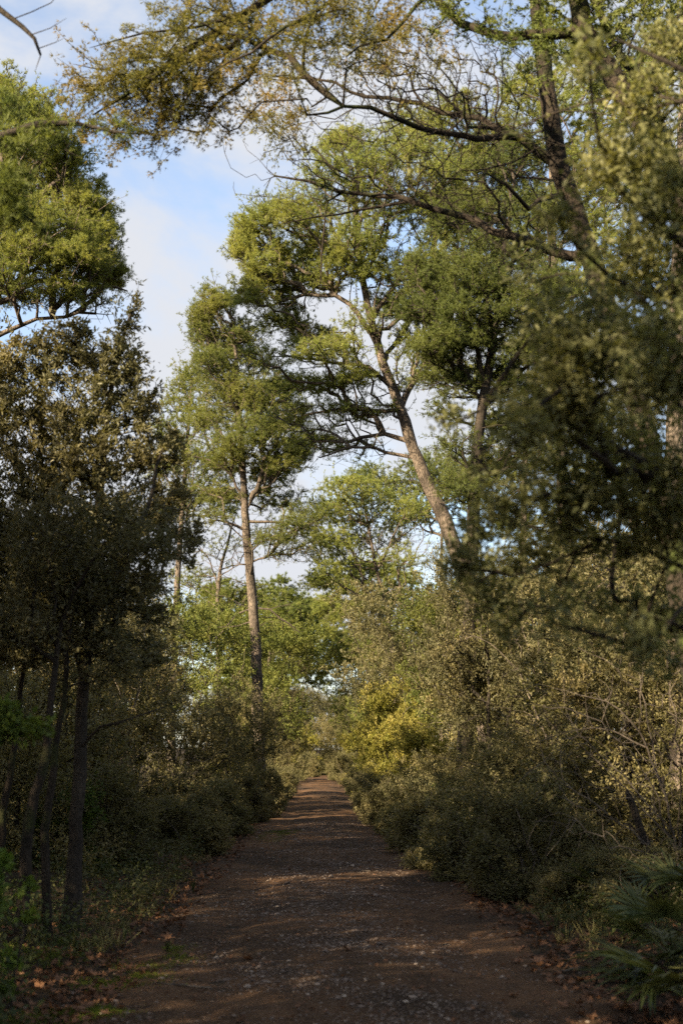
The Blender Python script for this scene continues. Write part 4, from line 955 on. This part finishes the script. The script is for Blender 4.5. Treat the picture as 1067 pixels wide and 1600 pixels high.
def palm(seed, x, y, label, n, stalk, blade, faces=None):
    rng = np.random.default_rng(seed)
    z = float(gh(x, y))
    root = thing('dwarf_palm', (x, y, z), label, 'palm')
    mb = MB(); tube(mb, np.array([[0, 0, -.08], [.01, 0, .05], [.0, .01, .14]]), np.array([.06, .07, .03]), 8, rng, .1); mb.build('trunk', M['dark_bark'], root)
    for k in range(n):
        a = faces[k] if faces else k * 2.4 + rng.normal(0, .2)
        frond(root, np.array([0, 0, .1]), a, rng.uniform(.12, .95), stalk * rng.uniform(.7, 1.2), blade * rng.uniform(.85, 1.1), 21, rng, M['palm'])
palm(91, 2.32, 8.15, 'dwarf fan palm with drooping fronds in the bottom right corner', 10, .36, .46)
palm(92, 2.6, 9.7, 'dwarf fan palm with a pale yellowing blade behind the corner one', 11, .45, .42)
palm(93, 3.2, 11.2, 'dwarf fan palm below the leaning stump at the right edge', 12, .5, .45)
palm(94, 3.05, 13.6, 'small dark fan palm beside the low dry bush', 12, .35, .36)
palm(95, 2.5, 22.6, 'small spiky fan palm at the foot of the grey-green bush', 9, .3, .34)
palm(96, -3.2, 20.5, 'dark fan palm among the left undergrowth', 9, .4, .4)

# ------------------------------------------------------------------ ground cover, litter, gravel, stones, moss
def scatter_leafy(name, n, fx, mat, h, ln, wd, per, seed):
    rng = np.random.default_rng(seed)
    x, y, s = fx(rng, n)
    z = gh(x, y)
    mb = MB()
    k = per
    X = np.repeat(x, k); Y = np.repeat(y, k); Z = np.repeat(z, k); S = np.repeat(s, k); m = len(X)
    a = rng.uniform(0, 6.28, m); rr = np.abs(rng.normal(0, .13, m)) * S
    hh = rng.uniform(.05, 1, m) * h * S
    c = np.stack([X + np.cos(a) * rr, Y + np.sin(a) * rr, Z + hh], -1)
    d = unit(np.stack([np.cos(a), np.sin(a), rng.normal(.25, .5, m)], -1) + rng.normal(0, .4, (m, 3)))
    nrm = unit(np.array([0, 0, 1.]) + rng.normal(0, .45, (m, 3))); nrm = unit(nrm - d * (nrm * d).sum(1, keepdims=True))
    blades(mb, c, d, nrm, ln * rng.uniform(.6, 1.3, m), wd * rng.uniform(.7, 1.2, m), rng.uniform(0, 1, m), 0)
    # thin stems
    t = np.stack([X, Y, Z], -1); q = rng.random(m) < .3
    t0, t1 = t[q], c[q]; w = unit(np.cross(t1 - t0, rng.normal(size=t0.shape))) * .002
    mb.add(np.stack([t0 - w, t0 + w, t1], 1), np.arange(len(t0) * 3).reshape(-1, 3), 0, .2)
    return mb.build(name, mat)
def verge(side, lo, hi, y0, y1, p=1.6):
    def f(rng, n):
        y = y0 + (y1 - y0) * rng.random(n) ** p
        d = lo + (hi - lo) * rng.random(n)
        x = path_x(y) + side * (HALF + d + .25 * np.sin(y * 1.3 + side) * np.sin(y * .6))
        return x, y, rng.uniform(.5, 1.3, n)
    return f
tag(scatter_leafy('ground_cover', 2600, verge(-1, .25, 4.5, 7, 60), M['undergrowth'], .34, .05, .028, 22, 3), 'low leafy ground cover under the trees on the left', 'ground cover', kind='stuff')
tag(scatter_leafy('ground_cover', 1800, verge(1, .45, 4.5, 8, 60), M['undergrowth'], .30, .05, .028, 22, 4), 'low leafy ground cover under the shrubs on the right', 'ground cover', kind='stuff')

def dry_leaves(name, x, y, z, size, rng, mat, flat=.35):
    """lobed, curled dead leaves lying on the soil"""
    mb = MB(); m = len(x)
    a = rng.uniform(0, 6.28, m)
    up = unit(np.array([0, 0, 1.]) + rng.normal(0, flat, (m, 3)))
    e1 = unit(np.cross(up, np.stack([np.sin(a), -np.cos(a), 0 * a], -1))); e2 = np.cross(up, e1)
    ang = np.array([0, 35, 62, 95, 128, 160, 200, 232, 265, 298, 325]) * math.pi / 180
    rad = np.array([1, .5, .9, .45, .75, .35, .35, .75, .45, .9, .5])
    curl = rng.uniform(.0, .45, m)
    c = np.stack([x, y, z + .012], -1)
    v = [c]
    for g, r in zip(ang, rad):
        rr = r * rng.uniform(.8, 1.15, m) * size
        v.append(c + e1 * (np.cos(g) * rr)[:, None] + e2 * (np.sin(g) * rr)[:, None] + up * (curl * rr * r + rng.uniform(-.1, .25, m) * size)[:, None])
    v = np.stack(v, 1); k = len(ang); i = np.arange(m)[:, None] * (k + 1)
    f = np.concatenate([i + np.array([[0, 1 + j, 1 + (j + 1) % k]]) for j in range(k)])
    mb.add(v, f, 0, np.tile(rng.uniform(0, 1, m), k))
    return mb
rng = np.random.default_rng(8)
def litter_pts(n):
    y = 6.5 + 30 * rng.random(n) ** 1.9
    side = np.where(rng.random(n) < .5, -1., 1.)
    d = rng.gamma(2.0, .42, n) - .35
    x = path_x(y) + side * (HALF + d)
    return x, y
x, y = litter_pts(9000)
mb = dry_leaves('', x, y, pz(x, y), rng.uniform(.018, .055, len(x)), rng, None)
tag(mb.build('fallen_leaves', M['litter']), 'drifts of brown fallen leaves along both edges of the path', 'leaf litter', kind='stuff')
n = 1800
y = 6 + 24 * rng.random(n) ** 1.7; x = path_x(y) + rng.uniform(-1.5, 1.5, n)
mb = dry_leaves('', x, y, pz(x, y), rng.uniform(.008, .03, n), rng, None)
m = 30000
yy = 5.6 + 26 * rng.random(m) ** 2; xx = path_x(yy) + rng.normal(0, 1.3, m)
kk = np.sin(xx * 1.6 + 1) * np.sin(yy * 1.1 + xx * .7) + rng.normal(0, .35, m) > .0; xx, yy = xx[kk], yy[kk]; m = len(xx)
aa = rng.uniform(0, 6.28, m); dd = unit(np.stack([np.cos(aa), np.sin(aa), rng.normal(0, .12, m)], -1))
cc = np.stack([xx, yy, pz(xx, yy) + .008], -1); nn_ = np.zeros((m, 3)); nn_[:, 2] = 1
blades(mb, cc, dd, nn_, rng.uniform(.04, .10, m), rng.uniform(.002, .004, m), rng.uniform(0, .6, m))
tag(mb.build('leaf_scraps', M['litter']), 'small leaf scraps and needles strewn over the path', 'leaf litter', kind='stuff')
# single large leaves one can point at
leafspots = [(990, 1575), (965, 1530), (960, 1572), (880, 1490), (840, 1505), (915, 1465), (1000, 1475), (865, 1410), (805, 1505), (800, 1558), (885, 1575), (30, 1535), (60, 1545), (15, 1560), (75, 1435), (85, 1450), (160, 1470), (220, 1447), (250, 1405), (270, 1403), (115, 1500), (150, 1505), (380, 1597), (540, 1485), (690, 1500), (385, 1502), (940, 1520), (905, 1540), (860, 1535), (930, 1500)]
src = None
def ground_pt(px, py):
    a = at(px, py, 1.0); d = a - CAM
    k = -1.6 / d[2]
    for _ in range(4):
        q = CAM + d * k; k = (float(pz(np.array(q[0]), np.array(q[1]))) - 1.6) / d[2]
    return CAM + d * k
for k, (px, py) in enumerate(leafspots):
    q = ground_pt(px, py)
    if src is None or k % 6 == 0:
        mb = dry_leaves('', np.zeros(1), np.zeros(1), np.zeros(1), np.array([.055]), rng, None, .3)
        src = mb.build('fallen_leaf', M['litter']); o = src; tag(o, 'curled brown plane leaf lying by itself on the ground near the front', 'leaf', 'single large fallen leaves')
    else:
        o = src.copy(); C.objects.link(o)
    o.location = q; o.rotation_euler = (0, 0, px); s = rng.uniform(.7, 1.35); o.scale = (s, s, s)

def stones_mesh(x, y, z, size, rng, bright):
    m = len(x)
    oct_ = unit(np.array([[1, 0, 0], [.3, 1, .1], [-1, .2, 0], [-.2, -1, 0], [.6, -.6, .5], [0, 0, 1], [0, 0, -1], [.5, .6, .6], [-.6, .5, .6], [-.6, -.6, .5]], float))
    f = np.array([[0, 7, 4], [4, 7, 5], [7, 1, 8], [7, 8, 5], [8, 2, 9], [8, 9, 5], [9, 3, 4], [9, 4, 5], [0, 1, 7], [1, 2, 8], [2, 3, 9], [3, 0, 4], [0, 6, 1], [1, 6, 2], [2, 6, 3], [3, 6, 0]])
    a = rng.uniform(0, 6.28, m); ca, sa = np.cos(a), np.sin(a)
    q = oct_[None] * rng.uniform(.75, 1.2, (m, len(oct_), 1)) * (size[:, None] * rng.uniform(.6, 1.2, (m, 3)) * np.array([1, 1, .6]))[:, None]
    v = np.stack([q[..., 0] * ca[:, None] - q[..., 1] * sa[:, None], q[..., 0] * sa[:, None] + q[..., 1] * ca[:, None], q[..., 2]], -1) + np.stack([x, y, z + size * .12], -1)[:, None]
    mb = MB(); i = np.arange(m)[:, None] * len(oct_)
    mb.add(v, np.concatenate([i + g[None] for g in f]), 0, np.tile(bright, len(f)))
    return mb
n = 60000
y = 5.5 + 26 * rng.random(n) ** 2.2
x = path_x(y) + rng.normal(-.1, .8, n)
keep = np.abs(x - path_x(y)) < 1.9
clump = np.sin(x * 2.1 + np.sin(y * 1.3)) * np.sin(y * 1.7 + x) + rng.normal(0, .5, n)
keep &= clump > -.15
x, y = x[keep], y[keep]
mb = stones_mesh(x, y, pz(x, y), np.exp(rng.normal(math.log(.0068), .52, len(x))), rng, rng.beta(1.6, 2.2, len(x)))
tag(mb.build('gravel', M['stone']), 'loose gravel and small stones trodden into the dirt path', 'gravel', kind='stuff')
def one_stone(px, py, size, label, b):
    q = ground_pt(px, py)
    mb = stones_mesh(np.zeros(1), np.zeros(1), np.zeros(1), np.array([size]), rng, np.array([b]))
    o = mb.build('stone', M['stone']); o.location = q; tag(o, label, 'stone')
one_stone(162, 1585, .030, 'round pale stone near the bottom left corner', 1)
one_stone(40, 1576, .024, 'whitish stone among the leaves at the far left', .95)
one_stone(338, 1497, .022, 'pale stone on the left part of the path below the green tuft', .9)
one_stone(388, 1506, .020, 'light brown stone next to a leaf on the left of the path', .7)
one_stone(634, 1566, .024, 'pale round pebble in the gravel right of the middle', 1)
one_stone(252, 1530, .030, 'flat grey stone between the two moss patches', .7)
one_stone(820, 1510, .02, 'small pale stone on the right part of the path', .85)

def moss(seed, spots):
    rng = np.random.default_rng(seed); mb = MB()
    for (px, py, rx, ry, n) in spots:
        q = ground_pt(px, py)
        d = rng.normal(0, .5, (n, 2)); x = q[0] + d[:, 0] * rx; y = q[1] + d[:, 1] * ry
        k = np.sin(x * 9) * np.sin(y * 7) + rng.normal(0, .4, n) > -.3
        x, y = x[k], y[k]; m = len(x)
        c = np.stack([x, y, pz(x, y)], -1); dd = unit(np.stack([rng.normal(0, .6, m), rng.normal(0, .6, m), np.ones(m)], -1))
        nr = unit(np.cross(dd, rng.normal(size=(m, 3))))
        blades(mb, c, dd, nr, rng.uniform(.008, .026, m), rng.uniform(.004, .008, m), rng.uniform(0, 1, m), 0)
    return mb.build('moss', M['moss'])
tag(moss(5, [(190, 1535, .30, .35, 5000), (235, 1503, .28, .35, 4500), (90, 1594, .3, .25, 5000), (130, 1578, .3, .2, 2500), (250, 1485, .22, .3, 2500), (70, 1490, .3, .4, 3000), (445, 1300, .3, 1.2, 3000), (420, 1310, .3, 1.4, 2500), (600, 1262, .3, 2.5, 2500), (110, 1470, .2, .4, 1500)]), 'patches of bright green moss along the left edge of the path', 'moss', kind='stuff')

def verge_grass():
    r = np.random.default_rng(44); n = 420
    y = 11 + 50 * r.random(n) ** 1.5; side = np.where(r.random(n) < .5, -1., 1.)
    x = path_x(y) + side * (HALF + .12 + r.gamma(1.6, .28, n)); h = r.uniform(.06, .2, n)
    k = 12; X = np.repeat(x, k) + r.normal(0, .04, n * k); Y = np.repeat(y, k) + r.normal(0, .04, n * k); H = np.repeat(h, k) * r.uniform(.5, 1.2, n * k); m = n * k
    c = np.stack([X, Y, gh(X, Y) - .01], -1); d = unit(np.stack([r.normal(0, .4, m), r.normal(0, .4, m), np.ones(m)], -1)); nr = unit(np.cross(d, r.normal(size=(m, 3))))
    mb = MB(); blades(mb, c, d, nr, H, np.full(m, .006), r.uniform(0, 1, m) ** .7, 0, True, 0)
    return mb.build('verge_grass', M['olive'])
tag(verge_grass(), 'thin dry grass along both edges of the path', 'grass', kind='stuff')
def stick(px, py, ln, ang, label):
    q = ground_pt(px, py); r = np.random.default_rng(px); mb = MB()
    d = np.array([math.cos(ang), math.sin(ang), 0]); P = np.array([d * ln * f + np.array([0, 0, .012]) + r.normal(0, .012, 3) * np.array([1, 1, .3]) for f in np.linspace(-.5, .5, 7)])
    tube(mb, P, np.linspace(.009, .004, 7), 6, r, .1)
    j = P[4]; tube(mb, np.array([j, j + np.array([d[1], -d[0], .1]) * ln * .12, j + (d * .6 + np.array([d[1], -d[0], .1])) * ln * .2]), np.array([.005, .004, .002]), 5, r)
    o = mb.build('stick', M['dead_wood']); o.location = q; tag(o, label, 'stick')
stick(283, 1542, .5, 2.6, 'long dead stick lying beside the flat grey stone on the left of the path')
stick(470, 1405, .35, .3, 'short dead stick lying across the middle of the path')
stick(905, 1515, .45, .8, 'dead stick among the fallen leaves in front of the fan palms')
stick(560, 1362, .3, 2.9, 'thin stick on the path beyond the one lying across its middle')
def tuft(px, py, label, n, h, w, mat='palm', lean=.5, name='grass_tuft', cat='grass tuft'):
    q = ground_pt(px, py); r = np.random.default_rng(int(px * 7 + py)); mb = MB()
    for k in range(n):
        a = r.uniform(0, 6.28); d = np.array([math.cos(a), math.sin(a), 0]) * r.uniform(.1, lean); ln = h * r.uniform(.6, 1.1)
        p = [d * ln * f * f + np.array([0, 0, ln * f * (1 - .25 * f * lean)]) for f in (0, .4, .75, 1)]
        s = np.array([-math.sin(a), math.cos(a), 0]) * w
        v = []
        for j, (pp, ww) in enumerate(zip(p, (.8, 1, .7, .05))): v += [pp - s * ww, pp + s * ww]
        mb.add(v, [(0, 1, 3, 2), (2, 3, 5, 4), (4, 5, 7, 6)], 0, r.uniform(0, 1))
    o = mb.build(name, M[mat]); o.location = q; tag(o, label, cat)
tuft(262, 1490, 'spiky green tuft rising from the moss on the left of the path', 7, .16, .010)
tuft(195, 1470, 'tall single-bladed tuft in the leaves left of the mossy one', 4, .17, .014, lean=.35)
tuft(112, 1500, 'brownish dry tuft by the leaf litter at the left', 8, .13, .006, 'litter')
tuft(848, 1392, 'dry grass tuft in the sunlit litter at the foot of the low bush', 14, .2, .005, 'olive')
tuft(680, 1322, 'arching long-bladed tuft at the foot of the bluish bush', 26, .5, .010, 'palm', .9)
tuft(302, 1398, 'dark grassy tuft on the left verge', 16, .22, .006, 'undergrowth')
tuft(845, 1440, 'little green weed at the right edge of the path', 10, .12, .012, 'undergrowth', .9)
tuft(885, 1470, 'dark green weed in the right-hand leaf litter', 14, .16, .014, 'undergrowth', .9)

# ------------------------------------------------------------------ bright green sapling close by at the bottom left
def sapling(seed, pts, Y, puffs, label, r=.012, ln=.055, wd=.030, per=14):
    t = Tree(seed); rng = t.rng
    b = at(pts[0][0], pts[0][1], Y); b[2] = float(gh(b[0], b[1])) - .03
    t.line([b] + [at(p[0], p[1], Y) for p in pts[1:]], r, .004, .1, .006)
    for (cx, cy_, rx, rz, n) in puffs:
        s = Y / FPX; t.puff(at(cx, cy_, Y), (rx * s, rx * s, rz * s), n, 1, flat=1, shell=.1, low=-1)
    t.grow(.25, .12, .3, .03, .1)
    root = thing('sapling', b, label, 'sapling')
    P, D, S, K = t.ends()
    thick, thin = t.wood(.0018, 2.4, .006, .03)
    thick.build('stem', M['dark_bark'], root, b)
    leaves(thin, P, D, S, K, rng, per, ln, wd, 1, .9, .2, 1.2, .03, True)
    thin.build('foliage', [M['dark_bark'], M['fresh']], root, b)
sapling(101, [(-15, 1560), (-10, 1450), (-5, 1370), (0, 1340)], 7.0, [(-4, 1362, 12, 16, 9), (-2, 1405, 11, 14, 7), (-60, 1330, 30, 50, 16)], 'bright green sapling cut by the left edge near the bottom', ln=.05, wd=.03)
sapling(102, [(15, 1590), (25, 1520), (38, 1430), (40, 1400)], 8.6, [(40, 1385, 10, 9, 3), (46, 1430, 11, 11, 3), (18, 1500, 12, 14, 4), (8, 1545, 12, 12, 4)], 'leafy green sapling standing right of the one cut by the left edge', ln=.06, wd=.04)
sapling(103, [(-60, 1420), (-40, 1250), (-20, 1170), (20, 1150), (70, 1140)], 8.0, [(0, 1110, 20, 16, 12), (40, 1138, 40, 10, 22), (5, 1140, 24, 14, 14), (-60, 1150, 50, 60, 50)], 'thin sapling with a spray of light green leaves in front of the thicket', ln=.055, wd=.028)
